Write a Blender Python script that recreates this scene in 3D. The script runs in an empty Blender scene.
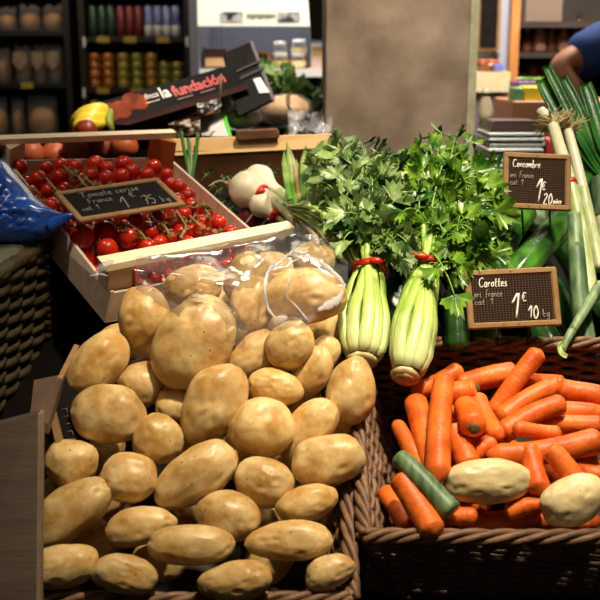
import bpy, math, random
from mathutils import Vector, Matrix, noise
V = Vector
rnd = random.Random(7)
sc = bpy.context.scene

# ------------------------------------------------------------------ camera
PITCH = math.radians(13.5)
CAM = V((0, 0, 1.45))
FW = V((0, math.cos(PITCH), -math.sin(PITCH)))
UP = V((0, math.sin(PITCH), math.cos(PITCH)))
RT = V((1, 0, 0))
cd = bpy.data.cameras.new('camera'); cam = bpy.data.objects.new('camera', cd)
sc.collection.objects.link(cam); sc.camera = cam
cam.location = CAM; cam.rotation_euler = (math.pi/2 - PITCH, 0, 0)
cd.sensor_width = 36; cd.lens = 60; cd.clip_start = .05; cd.clip_end = 50
cd.dof.use_dof = True; cd.dof.focus_distance = 1.33; cd.dof.aperture_fstop = 8.0

# ------------------------------------------------------------------ world, lamps, exposure
w = bpy.data.worlds.new('world'); sc.world = w; w.use_nodes = True
w.node_tree.nodes['Background'].inputs[0].default_value = (1, .86, .70, 1)
w.node_tree.nodes['Background'].inputs[1].default_value = .03
sc.view_settings.view_transform = 'Standard'; sc.view_settings.look = 'None'
sc.view_settings.exposure = 0.0; sc.view_settings.gamma = 1; sc.view_settings.use_curve_mapping = False

def lamp(kind, loc, target, energy, color, size=.2, blend=.6, angle=60, sizey=None):
    l = bpy.data.lights.new('lamp', kind); l.energy = energy; l.color = color
    if kind == 'AREA':
        l.size = size
        if sizey: l.shape = 'RECTANGLE'; l.size_y = sizey
    else:
        l.shadow_soft_size = size
    if kind == 'SPOT': l.spot_size = math.radians(angle); l.spot_blend = blend
    o = bpy.data.objects.new('unseen_spot_light' if kind == 'SPOT' else 'unseen_area_light', l)  # all lamps stay out of view
    sc.collection.objects.link(o); o.location = loc
    o.rotation_euler = (V(target) - V(loc)).to_track_quat('-Z', 'Y').to_euler()
    return o
WARM = (1, .80, .56)
lamp('SPOT', (.32, .72, 2.75), (.05, 1.22, 1.05), 200, (1, .83, .60), .05, 1.0, 40)
lamp('SPOT', (.62, 1.15, 2.75), (.30, 1.50, 1.20), 125, (1, .88, .70), .07, .9, 42)
lamp('SPOT', (-.75, 1.2, 2.75), (-.30, 1.60, 1.25), 34, (1, .84, .66), .06, .8, 36)
lamp('SPOT', (.25, 1.75, 2.8), (-.10, 2.35, 1.3), 190, (1, .87, .7), .08, .8, 50)  # added spot, brightens the wrapped loaves
lamp('AREA', (.2, .2, 2.7), (.1, 1.5, 1.1), 2.2, (1, .82, .62), .8)  # added weak fill over the produce, no fitting of its own
lamp('AREA', (-.4, 3.6, 2.75), (-.5, 3.8, 1.5), 12, (1, .9, .75), .5)
lamp('AREA', (-.14, 4.42, 2.1), (-.14, 4.42, 1.2), 9, (.93, .96, 1), .6, sizey=.2)  # unseen lamp added inside the chilled cabinet to brighten its shelf
lamp('AREA', (-.1, 3.3, 2.7), (-.2, 4.5, 1.3), 7, (.95, .96, 1), .5)
lamp('SPOT', (.25, 1.55, 2.85), (.24, 2.4, 1.55), 36, (1, .88, .74), .2, 1.0, 60)  # added spot, brightens the pillar face
lamp('AREA', (1.1, 3.4, 2.75), (1.0, 3.9, 1.3), 75, (1, .9, .8), .6)  # added light lifting the dark right background
lamp('SPOT', (.75, 1.9, 2.8), (.60, 2.4, 1.3), 130, (1, .92, .82), .12, .9, 34)  # added narrow spot, brightens the pale tray stack
lamp('AREA', (-1.6, 5.4, 2.75), (-1.6, 6.6, 1.4), 20, (1, .8, .55), .9)

# ------------------------------------------------------------------ helpers
def P(u, v, d):
    return CAM + d*(FW + (u-300)/1000*RT + (300-v)/1000*UP)

def lin(c):
    if isinstance(c, str):
        c = [int(c[i:i+2], 16)/255 for i in (0, 2, 4)]
    return tuple(((x+.055)/1.055)**2.4 if x > .04045 else x/12.92 for x in c)[:3] + (1,)

class MB:
    def __init__(s): s.v = []; s.f = []; s.sm = []; s.mi = []
    def add(s, vs, fs, smooth=True, m=0):
        b = len(s.v); s.v += [V(x) for x in vs]
        s.f += [tuple(i+b for i in f) for f in fs]; s.sm += [smooth]*len(fs); s.mi += [m]*len(fs)
        return s
    def hexa(s, c, m=0):       # c: 4 bottom corners (ccw from above), 4 top corners
        return s.add(c, [(3,2,1,0),(4,5,6,7),(0,1,5,4),(1,2,6,5),(2,3,7,6),(3,0,4,7)], False, m)
    def box(s, M, x0, x1, y0, y1, z0, z1, m=0):
        c = [M @ V(q) for q in ((x0,y0,z0),(x1,y0,z0),(x1,y1,z0),(x0,y1,z0),(x0,y0,z1),(x1,y0,z1),(x1,y1,z1),(x0,y1,z1))]
        return s.hexa(c, m)
    def rbox(s, M, x0, x1, y0, y1, z0, z1, r=.003, m=0):   # bevelled box: profile rounded in xy, chamfered in z
        prof = []
        for cx, cy, a0 in ((x1-r, y1-r, 0), (x0+r, y1-r, 90), (x0+r, y0+r, 180), (x1-r, y0+r, 270)):
            for k in range(5):
                a = math.radians(a0+k*22.5); prof.append((cx+r*math.cos(a), cy+r*math.sin(a)))
        n = len(prof); mx, my = (x0+x1)/2, (y0+y1)/2; e = min(r, (z1-z0)/2)*.6
        rings = []
        for z, k in ((z0, e), (z0+e, 0), (z1-e, 0), (z1, e)):
            sx = ((x1-x0)/2-k)/((x1-x0)/2); sy = ((y1-y0)/2-k)/((y1-y0)/2)
            rings.append([M @ V((mx+(a-mx)*sx, my+(b-my)*sy, z)) for a, b in prof])
        vs = [p for r_ in rings for p in r_]
        fs = [(i*n+j, i*n+(j+1) % n, (i+1)*n+(j+1) % n, (i+1)*n+j) for i in range(3) for j in range(n)]
        fs += [tuple(reversed(range(n))), tuple(range(3*n, 4*n))]
        return s.add(vs, fs, False, m)
    def sweep(s, pts, ws, seg=8, up=V((0,0,1)), sec=None, cap=True, m=0, smooth=True, twist=0):
        """pts: path; ws: radius or (side, up) half widths per point; sec: unit section"""
        n = len(pts); pts = [V(p) for p in pts]
        if sec is None: sec = [(math.cos(2*math.pi*k/seg), math.sin(2*math.pi*k/seg)) for k in range(seg)]
        k = len(sec); vs = []
        if n < 2: return s
        u = V(up)
        for i in range(n):
            t = (pts[min(i+1, n-1)]-pts[max(i-1, 0)])
            if t.length < 1e-9: t = V((0, 0, 1))
            t.normalize()
            sd = t.cross(u)
            if sd.length < 1e-4: sd = t.cross(V((1, .3, 0)))
            sd.normalize(); uu = sd.cross(t).normalized(); u = uu if up is None else V(up)
            a, b = ws[i] if isinstance(ws[i], (tuple, list)) else (ws[i], ws[i])
            if twist:
                c_, s_ = math.cos(twist*i), math.sin(twist*i); sd, uu = sd*c_+uu*s_, uu*c_-sd*s_
            for x, y in sec: vs.append(pts[i] + sd*x*a + uu*y*b)
        fs = [(i*k+j, i*k+(j+1) % k, (i+1)*k+(j+1) % k, (i+1)*k+j) for i in range(n-1) for j in range(k)]
        if cap:
            vs += [pts[0], pts[-1]]; q = n*k
            fs += [(q, (j+1) % k, j) for j in range(k)] + [(q+1, (n-1)*k+j, (n-1)*k+(j+1) % k) for j in range(k)]
        return s.add(vs, fs, smooth, m)
    def lathe(s, M, prof, seg=20, m=0, smooth=True):
        n = len(prof); vs = []
        for r, z in prof:
            for j in range(seg):
                a = 2*math.pi*j/seg; vs.append(M @ V((r*math.cos(a), r*math.sin(a), z)))
        fs = [(i*seg+j, i*seg+(j+1) % seg, (i+1)*seg+(j+1) % seg, (i+1)*seg+j) for i in range(n-1) for j in range(seg)]
        fs += [tuple(reversed(range(seg))), tuple(range((n-1)*seg, n*seg))]
        return s.add(vs, fs, smooth, m)
    def blob(s, M, nu=28, nv=18, f=None, m=0):
        """unit sphere mapped by M, f(dir)->radius factor"""
        vs = []
        for i in range(1, nv):
            th = math.pi*i/nv
            for j in range(nu):
                a = 2*math.pi*j/nu
                d = V((math.sin(th)*math.cos(a), math.sin(th)*math.sin(a), math.cos(th)))
                vs.append(M @ (d*(f(d) if f else 1)))
        for z in (1, -1):
            d = V((0, 0, z)); vs.append(M @ (d*(f(d) if f else 1)))
        R = nv-1; t = R*nu
        fs = [(i*nu+j, (i+1)*nu+j, (i+1)*nu+(j+1) % nu, i*nu+(j+1) % nu) for i in range(R-1) for j in range(nu)]
        fs += [(t, j, (j+1) % nu) for j in range(nu)] + [(t+1, (R-1)*nu+(j+1) % nu, (R-1)*nu+j) for j in range(nu)]
        return s.add(vs, fs, True, m)
    def grid(s, fn, nu, nv, m=0, smooth=True):
        vs = [fn(i/(nu-1), j/(nv-1)) for j in range(nv) for i in range(nu)]
        fs = [(j*nu+i, j*nu+i+1, (j+1)*nu+i+1, (j+1)*nu+i) for j in range(nv-1) for i in range(nu-1)]
        return s.add(vs, fs, smooth, m)

def obj(name, mb, mat, parent=None, label=None, kind=None):
    me = bpy.data.meshes.new(name)
    if parent is not None: org = V(parent['_o'])
    else:
        lo = V([min(v[i] for v in mb.v) for i in range(3)]); hi = V([max(v[i] for v in mb.v) for i in range(3)])
        org = V(((lo.x+hi.x)/2, (lo.y+hi.y)/2, lo.z))
    me.from_pydata([v-org for v in mb.v], [], mb.f); 
    me.polygons.foreach_set('use_smooth', mb.sm)
    me.polygons.foreach_set('material_index', mb.mi)
    for m in (mat if isinstance(mat, (list, tuple)) else [mat]): me.materials.append(m)
    me.update()
    o = bpy.data.objects.new(name, me); sc.collection.objects.link(o)
    if parent is not None: o.parent = parent
    else: o.location = org
    o['_o'] = list(org)
    if label: o['label'] = label
    if kind: o['kind'] = kind
    return o
def tag(o, label, cat, group=None, kind=None):
    o['label'] = label; o['category'] = cat
    if group: o['group'] = group
    if kind: o['kind'] = kind
    return o
def thing(name, loc, label, cat, group=None):
    o = bpy.data.objects.new(name, None); sc.collection.objects.link(o); o.empty_display_size = .05
    o.location = loc; o['_o'] = list(loc)
    return tag(o, label, cat, group)
def struct(name, mb, mat): return obj(name, mb, mat, kind='structure')

def frame(o, x, z):     # matrix from origin, x axis, approx z axis
    x = V(x).normalized(); y = V(z).cross(x).normalized(); z = x.cross(y)
    M = Matrix((x, y, z)).transposed().to_4x4(); M.translation = V(o); return M
def aim(o, zdir, scale=1):
    M = V(zdir).to_track_quat('Z', 'Y').to_matrix().to_4x4(); M = M @ Matrix.Scale(scale, 4); M.translation = V(o); return M
def nz(p, s=1, off=0): return noise.noise(V(p)*s + V((off, off*1.7, off*.3)))
def bez(a, b, c, d, n):
    out = []
    for i in range(n):
        t = i/(n-1); q = 1-t
        out.append(a*q**3 + b*3*q*q*t + c*3*q*t*t + d*t**3)
    return out
def smoothpath(pts, n):
    """catmull-rom through pts"""
    pts = [V(p) for p in pts]; m = len(pts)-1; out = []
    for i in range(n):
        t = i/(n-1)*m; k = min(int(t), m-1); f = t-k
        p0 = pts[max(k-1, 0)]; p1 = pts[k]; p2 = pts[k+1]; p3 = pts[min(k+2, m)]
        out.append(.5*((2*p1)+(p2-p0)*f+(2*p0-5*p1+4*p2-p3)*f*f+(3*p1-p0-3*p2+p3)*f**3))
    return out

# ------------------------------------------------------------------ materials
def new(name):
    m = bpy.data.materials.new(name); m.use_nodes = True
    return m, m.node_tree.nodes, m.node_tree.links, m.node_tree.nodes['Principled BSDF']
def mat(name, c, rough=.5, spec=.5, metal=0, c2=None, scale=20, bump=0, bscale=60, trans=0, sss=0, detail=3, alpha=1, stretch=None, emit=None, coat=0, rand=0, contrast=.35):
    m, N, L, B = new(name); c = lin(c)
    B.inputs['Base Color'].default_value = c; B.inputs['Roughness'].default_value = rough
    B.inputs['Specular IOR Level'].default_value = spec; B.inputs['Metallic'].default_value = metal
    B.inputs['Transmission Weight'].default_value = trans; B.inputs['Coat Weight'].default_value = coat
    B.inputs['Coat Roughness'].default_value = .07
    if sss: B.inputs['Subsurface Weight'].default_value = sss; B.inputs['Subsurface Radius'].default_value = (.01, .006, .003); B.inputs['Subsurface Scale'].default_value = .6
    if alpha < 1: B.inputs['Alpha'].default_value = alpha
    if emit: B.inputs['Emission Color'].default_value = c; B.inputs['Emission Strength'].default_value = emit
    if c2 or bump or rand:
        tc = N.new('ShaderNodeTexCoord'); mp = N.new('ShaderNodeMapping'); L.new(tc.outputs['Object'], mp.inputs[0])
        if stretch: mp.inputs['Scale'].default_value = stretch
        oi = N.new('ShaderNodeObjectInfo'); ad = N.new('ShaderNodeVectorMath'); ad.operation = 'ADD'
        ml = N.new('ShaderNodeMath'); ml.operation = 'MULTIPLY'; ml.inputs[1].default_value = 37
        L.new(oi.outputs['Random'], ml.inputs[0]); L.new(mp.outputs[0], ad.inputs[0]); L.new(ml.outputs[0], ad.inputs[1])
    last = None
    if c2:
        t = N.new('ShaderNodeTexNoise'); t.inputs['Scale'].default_value = scale; t.inputs['Detail'].default_value = detail
        r = N.new('ShaderNodeValToRGB'); r.color_ramp.elements[0].position = .5-contrast/2; r.color_ramp.elements[1].position = .5+contrast/2
        r.color_ramp.elements[0].color = c; r.color_ramp.elements[1].color = lin(c2)
        L.new(ad.outputs[0], t.inputs['Vector']); L.new(t.outputs['Fac'], r.inputs[0]); L.new(r.outputs[0], B.inputs['Base Color'])
        last = r.outputs[0]
    if rand:
        h = N.new('ShaderNodeHueSaturation'); mr = N.new('ShaderNodeMapRange')
        mr.inputs[3].default_value = 1-rand; mr.inputs[4].default_value = 1+rand
        L.new(oi.outputs['Random'], mr.inputs[0]); L.new(mr.outputs[0], h.inputs['Value'])
        if last: L.new(last, h.inputs['Color'])
        else: h.inputs['Color'].default_value = c
        L.new(h.outputs[0], B.inputs['Base Color'])
    if bump:
        t = N.new('ShaderNodeTexNoise'); t.inputs['Scale'].default_value = bscale; t.inputs['Detail'].default_value = 4
        b = N.new('ShaderNodeBump'); b.inputs['Strength'].default_value = bump; b.inputs['Distance'].default_value = .002
        L.new(ad.outputs[0], t.inputs['Vector']); L.new(t.outputs['Fac'], b.inputs['Height']); L.new(b.outputs[0], B.inputs['Normal'])
    return m
def potato_mat(name, a, b, spot):
    m, N, L, B = new(name)
    tc = N.new('ShaderNodeTexCoord'); oi = N.new('ShaderNodeObjectInfo')
    ml = N.new('ShaderNodeMath'); ml.operation = 'MULTIPLY'; ml.inputs[1].default_value = 31
    ad = N.new('ShaderNodeVectorMath'); ad.operation = 'ADD'
    L.new(oi.outputs['Random'], ml.inputs[0]); L.new(tc.outputs['Object'], ad.inputs[0]); L.new(ml.outputs[0], ad.inputs[1])
    t = N.new('ShaderNodeTexNoise'); t.inputs['Scale'].default_value = 30; t.inputs['Detail'].default_value = 7; t.inputs['Roughness'].default_value = .65
    r = N.new('ShaderNodeValToRGB'); r.color_ramp.elements[0].position = .38; r.color_ramp.elements[1].position = .66
    r.color_ramp.elements[0].color = lin(a); r.color_ramp.elements[1].color = lin(b)
    L.new(ad.outputs[0], t.inputs['Vector']); L.new(t.outputs['Fac'], r.inputs[0])
    # brown specks
    vo = N.new('ShaderNodeTexVoronoi'); vo.inputs['Scale'].default_value = 95; vo.inputs['Randomness'].default_value = 1
    L.new(ad.outputs[0], vo.inputs['Vector'])
    r2 = N.new('ShaderNodeValToRGB'); r2.color_ramp.elements[0].position = .09; r2.color_ramp.elements[1].position = .16
    r2.color_ramp.elements[0].color = (1, 1, 1, 1); r2.color_ramp.elements[1].color = (0, 0, 0, 1)
    L.new(vo.outputs['Distance'], r2.inputs[0])
    t3 = N.new('ShaderNodeTexNoise'); t3.inputs['Scale'].default_value = 45; L.new(ad.outputs[0], t3.inputs['Vector'])
    r3 = N.new('ShaderNodeValToRGB'); r3.color_ramp.elements[0].position = .53; r3.color_ramp.elements[1].position = .6; L.new(t3.outputs['Fac'], r3.inputs[0])
    mu = N.new('ShaderNodeMath'); mu.operation = 'MULTIPLY'; L.new(r2.outputs[0], mu.inputs[0]); L.new(r3.outputs[0], mu.inputs[1])
    mu2 = N.new('ShaderNodeMath'); mu2.operation = 'MULTIPLY'; mu2.inputs[1].default_value = .8; L.new(mu.outputs[0], mu2.inputs[0])
    mx = N.new('ShaderNodeMix'); mx.data_type = 'RGBA'; L.new(mu2.outputs[0], mx.inputs['Factor']); L.new(r.outputs[0], mx.inputs['A']); mx.inputs['B'].default_value = lin(spot)
    h = N.new('ShaderNodeHueSaturation'); mr = N.new('ShaderNodeMapRange'); mr.inputs[3].default_value = .88; mr.inputs[4].default_value = 1.08
    L.new(oi.outputs['Random'], mr.inputs[0]); L.new(mr.outputs[0], h.inputs['Value']); L.new(mx.outputs['Result'], h.inputs['Color'])
    L.new(h.outputs[0], B.inputs['Base Color'])
    B.inputs['Roughness'].default_value = .38; B.inputs['Specular IOR Level'].default_value = .42
    bp = N.new('ShaderNodeBump'); bp.inputs['Strength'].default_value = .4; bp.inputs['Distance'].default_value = .002
    L.new(t.outputs['Fac'], bp.inputs['Height']); L.new(bp.outputs[0], B.inputs['Normal'])
    B.inputs['Subsurface Weight'].default_value = .05; B.inputs['Subsurface Radius'].default_value = (.008, .004, .002); B.inputs['Subsurface Scale'].default_value = .5
    return m
def leaf_mat(name, a, b, rough=.4, tl=.35, scale=30):
    m, N, L, B = new(name)
    tc = N.new('ShaderNodeTexCoord')
    t = N.new('ShaderNodeTexNoise'); t.inputs['Scale'].default_value = scale; t.inputs['Detail'].default_value = 3; L.new(tc.outputs['Object'], t.inputs['Vector'])
    r = N.new('ShaderNodeValToRGB'); r.color_ramp.elements[0].position = .36; r.color_ramp.elements[1].position = .66
    r.color_ramp.elements[0].color = lin(a); r.color_ramp.elements[1].color = lin(b); L.new(t.outputs['Fac'], r.inputs[0])
    L.new(r.outputs[0], B.inputs['Base Color']); B.inputs['Roughness'].default_value = rough; B.inputs['Specular IOR Level'].default_value = .45
    tr = N.new('ShaderNodeBsdfTranslucent'); L.new(r.outputs[0], tr.inputs[0])
    mx = N.new('ShaderNodeMixShader'); mx.inputs[0].default_value = tl
    L.new(B.outputs[0], mx.inputs[1]); L.new(tr.outputs[0], mx.inputs[2]); L.new(mx.outputs[0], N['Material Output'].inputs[0])
    t2 = N.new('ShaderNodeTexNoise'); t2.inputs['Scale'].default_value = 160; L.new(tc.outputs['Object'], t2.inputs['Vector'])
    bp = N.new('ShaderNodeBump'); bp.inputs['Strength'].default_value = .3; bp.inputs['Distance'].default_value = .002; L.new(t2.outputs['Fac'], bp.inputs['Height']); L.new(bp.outputs[0], B.inputs['Normal'])
    return m
def film_mat(name, haze=.1, tint='FFFFFF', bump=.5, scale=30):
    m, N, L, B = new(name)
    N.remove(B)
    tr = N.new('ShaderNodeBsdfTransparent'); tr.inputs[0].default_value = lin(tint)
    gl = N.new('ShaderNodeBsdfGlossy'); gl.inputs['Roughness'].default_value = .12
    df = N.new('ShaderNodeBsdfDiffuse'); df.inputs[0].default_value = (.85, .85, .88, 1)
    tc = N.new('ShaderNodeTexCoord'); t = N.new('ShaderNodeTexNoise'); t.inputs['Scale'].default_value = scale; t.inputs['Detail'].default_value = 5; t.inputs['Distortion'].default_value = 1.2
    L.new(tc.outputs['Object'], t.inputs['Vector'])
    bp = N.new('ShaderNodeBump'); bp.inputs['Strength'].default_value = bump; bp.inputs['Distance'].default_value = .006
    L.new(t.outputs['Fac'], bp.inputs['Height']); L.new(bp.outputs[0], gl.inputs['Normal'])
    fr = N.new('ShaderNodeFresnel'); fr.inputs[0].default_value = 1.45; L.new(bp.outputs[0], fr.inputs['Normal'])
    fm = N.new('ShaderNodeMath'); fm.operation = 'MULTIPLY_ADD'; fm.inputs[1].default_value = .42; fm.inputs[2].default_value = -.016; fm.use_clamp = True; L.new(fr.outputs[0], fm.inputs[0])
    m1 = N.new('ShaderNodeMixShader'); m1.inputs[0].default_value = haze; L.new(tr.outputs[0], m1.inputs[1]); L.new(df.outputs[0], m1.inputs[2])
    m2 = N.new('ShaderNodeMixShader'); L.new(fm.outputs[0], m2.inputs[0]); L.new(m1.outputs[0], m2.inputs[1]); L.new(gl.outputs[0], m2.inputs[2])
    L.new(m2.outputs[0], N['Material Output'].inputs[0]); return m
def slate_mat(name, nx, ny, lineC='4C3626'):
    """dark slate with a fine ruled grid"""
    m, N, L, B = new(name)
    uv = N.new('ShaderNodeUVMap'); sp = N.new('ShaderNodeSeparateXYZ'); L.new(uv.outputs[0], sp.inputs[0])
    outs = []
    for k, n in ((0, nx), (1, ny)):
        a = N.new('ShaderNodeMath'); a.operation = 'MULTIPLY'; a.inputs[1].default_value = n; L.new(sp.outputs[k], a.inputs[0])
        f = N.new('ShaderNodeMath'); f.operation = 'FRACT'; L.new(a.outputs[0], f.inputs[0])
        g = N.new('ShaderNodeMath'); g.operation = 'LESS_THAN'; g.inputs[1].default_value = .22; L.new(f.outputs[0], g.inputs[0]); outs.append(g)
    mxm = N.new('ShaderNodeMath'); mxm.operation = 'MAXIMUM'; L.new(outs[0].outputs[0], mxm.inputs[0]); L.new(outs[1].outputs[0], mxm.inputs[1])
    mx = N.new('ShaderNodeMix'); mx.data_type = 'RGBA'; L.new(mxm.outputs[0], mx.inputs['Factor'])
    mx.inputs['A'].default_value = lin('0D0A09'); mx.inputs['B'].default_value = lin(lineC)
    L.new(mx.outputs['Result'], B.inputs['Base Color']); B.inputs['Roughness'].default_value = .8; B.inputs['Specular IOR Level'].default_value = .12
    return m

M = {}
M['potato'] = potato_mat('potato_skin', 'BA8F4C', 'E3C88E', '6A4218')
M['carrot'] = mat('carrot_skin', 'C4500E', .46, .35, c2='E4742A', scale=34, bump=.6, bscale=110, stretch=(1, 1, 1), rand=.1, sss=.1)
M['carrot_crown'] = mat('carrot_crown', '6B5A1E', .8, c2='2E2A12', scale=150)
M['tomato'] = mat('tomato_skin', 'AC1006', .28, .4, c2='D0300E', scale=16, coat=.35, rand=.12, sss=.08)
M['calyx'] = mat('calyx_green', '4A5A20', .6, c2='7A7236', scale=80)
M['vine'] = mat('tomato_vine', '6A6A30', .6, c2='9A8450', scale=40)
M['wood'] = mat('pale_wood', 'CDB29C', .6, .3, c2='DCC6B0', scale=14, stretch=(1, 6, 6), bump=.15, bscale=90)
M['wood_light'] = mat('light_wood', 'E6CFA6', .55, .3, c2='F0DFBC', scale=12, stretch=(1, 5, 5))
M['wood_brown'] = mat('brown_wood', 'A8662E', .6, .3, c2='93541F', scale=10, stretch=(4, 4, 1))
M['frame'] = mat('slate_frame_wood', '96764F', .6, .2, c2='84643F', scale=25, stretch=(1, 5, 1))
M['grid'] = slate_mat('ruled_slate', 27, 20)
M['slate'] = mat('black_slate', '0E0B0A', .8, .12, c2='171210', scale=30)
M['chalk'] = mat('chalk_white', 'E4DED6', .9)
M['chalk_dim'] = mat('chalk_grey', '857E77', .9)
M['wicker'] = mat('wicker_brown', '4E3424', .5, .4, c2='8A684C', scale=45, stretch=(1, 1, 1), bump=.3, bscale=200, contrast=.5)
M['wicker_shaded'] = mat('wicker_shaded', '21160D', .6, .3, c2='46331F', scale=40, contrast=.5)  # darker copy of the wicker with shade put into its colour
M['wicker_grey'] = mat('wicker_grey', '352C1E', .6, .3, c2='5E523A', scale=40, contrast=.5)
M['celery'] = mat('celery_stalk', '86A838', .35, .5, c2='B2CA6C', scale=30, stretch=(1, 1, .3), sss=.15, bump=.2, bscale=80)
def pale_attr(m, c):
    N, L = m.node_tree.nodes, m.node_tree.links; B = N['Principled BSDF']
    at = N.new('ShaderNodeAttribute'); at.attribute_name = 'pale'; mx = N.new('ShaderNodeMix'); mx.data_type = 'RGBA'
    L.new(B.inputs['Base Color'].links[0].from_socket, mx.inputs['A']); mx.inputs['B'].default_value = lin(c)
    L.new(at.outputs['Fac'], mx.inputs['Factor']); L.new(mx.outputs['Result'], B.inputs['Base Color'])
pale_attr(M['celery'], 'D2DAA0')
M['celery_in'] = mat('celery_stalk_green', '84A63A', .35, .5, c2='A8C25A', scale=14, sss=.1)
M['petiole'] = mat('leaf_stalk_green', '5C8A2C', .4, .4, c2='7EA646', scale=20)
M['butt'] = mat('celery_butt', 'D9CFA0', .5, .4, c2='B89A62', scale=60, bump=.5, bscale=120)
M['root'] = mat('root_brown', '8A5F38', .8, c2='C49A6A', scale=120)
M['roothair'] = mat('dry_roots', 'B99A5E', .8, c2='D9C28A', scale=80)
M['leafA'] = leaf_mat('celery_leaf_grey_green', '284C1E', '90AA62', .36, .12)
M['leafB'] = leaf_mat('celery_leaf_bright', '1F520E', '7EA634', .32, .15)
M['band'] = mat('red_rubber', 'CC2214', .35, .5)
M['cuke'] = mat('cucumber_skin', '1F4A14', .28, .6, c2='4F8A2C', scale=30, stretch=(1, 1, 1), bump=.5, bscale=90, contrast=.3)
M['cuke_dark'] = mat('cucumber_dark', '14300F', .3, .6, c2='2C5A22', scale=30, bump=.5, bscale=90)
M['bulb'] = mat('onion_white', 'F2EAD2', .35, .5, c2='E2DDB6', scale=18, sss=.15, stretch=(1, 1, 1))
M['onion_leaf'] = leaf_mat('onion_leaf', '5E9630', 'C0D47C', .35, .2, 20)
M['onion_dry'] = leaf_mat('onion_dry_leaf', 'A9905A', 'D8C898', .6, .2, 20)
M['leek_leaf'] = leaf_mat('leek_leaf', '1E5A18', '4F9A38', .35, .25, 14)
M['leek'] = mat('leek_stem', '9FB56A', .4, .4, c2='DCE0B0', scale=40, stretch=(3, 1, .25), sss=.1)
M['leek_pale'] = mat('leek_pale_green', '56704A', .45, .4, c2='8FA878', scale=50, stretch=(3, 1, .25))
M['herb'] = leaf_mat('herb_dark', '16300F', '2E5420', .5, .15)
M['leek_dark'] = mat('leek_bluegreen', '3C5A38', .45, .4, c2='6E8A60', scale=50, stretch=(3, 1, .25))
M['kraft'] = mat('kraft_board', 'C49A64', .8, .2, c2='D6B07A', scale=12)
M['kraft_dark'] = mat('kraft_brown', '6E4A2A', .85, .2, c2='5C3C20', scale=12)
M['black'] = mat('black_plastic', '0C0B0A', .5, .4)
M['black_card'] = mat('black_card', '090707', .6, .08, c2='0F0B0A', scale=9)
M['bluebag'] = mat('blue_plastic_bag', '0F3FA8', .25, .6, c2='2A62C8', scale=9, bump=.8, bscale=26, coat=.4)
M['film'] = film_mat('clear_film', .055, bump=.3, scale=16)
M['film_edge'] = film_mat('film_fold', .38, bump=.4, scale=60)
M['bagfilm'] = film_mat('clear_bag', .06, bump=.5, scale=40)

# ------------------------------------------------------------------ room shell
m_floor = mat('floor_concrete', '4A423A', .6, c2='3A332C', scale=4)
m_wall = mat('wall_dark', '14110E', .8, c2='1C1814', scale=3)
m_ceil = mat('ceiling_grey', '3A3733', .8)
I4 = Matrix.Identity(4)
struct('floor', MB().box(I4, -3.6, 3.2, -1.5, 7.4, -.1, 0), m_floor)
struct('ceiling', MB().box(I4, -3.6, 3.2, -1.5, 7.4, 3.0, 3.1), m_ceil)
struct('wall_left', MB().box(I4, -3.7, -3.6, -1.5, 7.4, 0, 3.0), m_wall)
struct('wall_right', MB().box(I4, 3.2, 3.3, -1.5, 7.4, 0, 3.0), m_wall)
struct('wall_back', MB().box(I4, -3.6, 3.2, 7.4, 7.5, 0, 3.0), m_wall)

# ------------------------------------------------------------------ placing
SL = math.radians(26.6)
GY = V((0, math.cos(SL), math.sin(SL))); GZ = V((0, -math.sin(SL), math.cos(SL))); GO = V((0, 1.027, .933))
def G(x, s, h=0): return GO + V((x, 0, 0)) + GY*s + GZ*h
MG = Matrix((RT, GY, GZ)).transposed().to_4x4(); MG.translation = GO
def onG(u, v, h=0):
    D = FW + (u-300)/1000*RT + (300-v)/1000*UP
    t = (GO + GZ*h - CAM).dot(GZ)/D.dot(GZ); return CAM + D*t
def PY(u, v, Y):
    D = FW + (u-300)/1000*RT + (300-v)/1000*UP
    return CAM + D*(Y/D.y)
def depth(p): return (V(p)-CAM).dot(FW)

# ------------------------------------------------------------------ display stand (big slope under all crates)
m_dark = mat('stand_dark_wood', '0E0A08', .85, .1, c2='15100C', scale=8)
st = thing('display_stand', (0, 1.0, 0), 'dark sloping market stand under the baskets and crates', 'stand')
obj('top_board', MB().box(MG, -.62, .62, -.10, .93, -.175, -.15), m_dark, st)
mb = MB(); a = G(0, -.10, -.175)
mb.box(I4, -.62, .62, a.y-.0, a.y+.025, 0, a.z); obj('front_panel', mb, m_dark, st)
b = G(0, .93, -.175)
for x in (-.6, .56):
    obj('leg', MB().box(I4, x, x+.04, b.y-.06, b.y-.02, 0, b.z-.02), m_dark, st)
mb = MB()
for x0, x1 in ((-1.25, .05), ):
    pass
def table(x0, x1, y0, y1, z, label):
    t = thing('back_table', ((x0+x1)/2, (y0+y1)/2, 0), label, 'table')
    obj('tabletop', MB().box(I4, x0, x1, y0, y1, z-.03, z), m_dark, t)
    for x in (x0+.03, x1-.07):
        for y in (y0+.03, y1-.07): obj('leg', MB().box(I4, x, x+.04, y, y+.04, 0, z-.03), m_dark, t)
    return t
TZ = 1.185
table(-1.1, .045, 1.96, 2.9, TZ, 'dark table behind the tomatoes carrying fruit and bread')
table(.43, 1.5, 2.05, 2.72, TZ, 'dark table right of the pillar carrying the pale tray stack')

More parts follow.
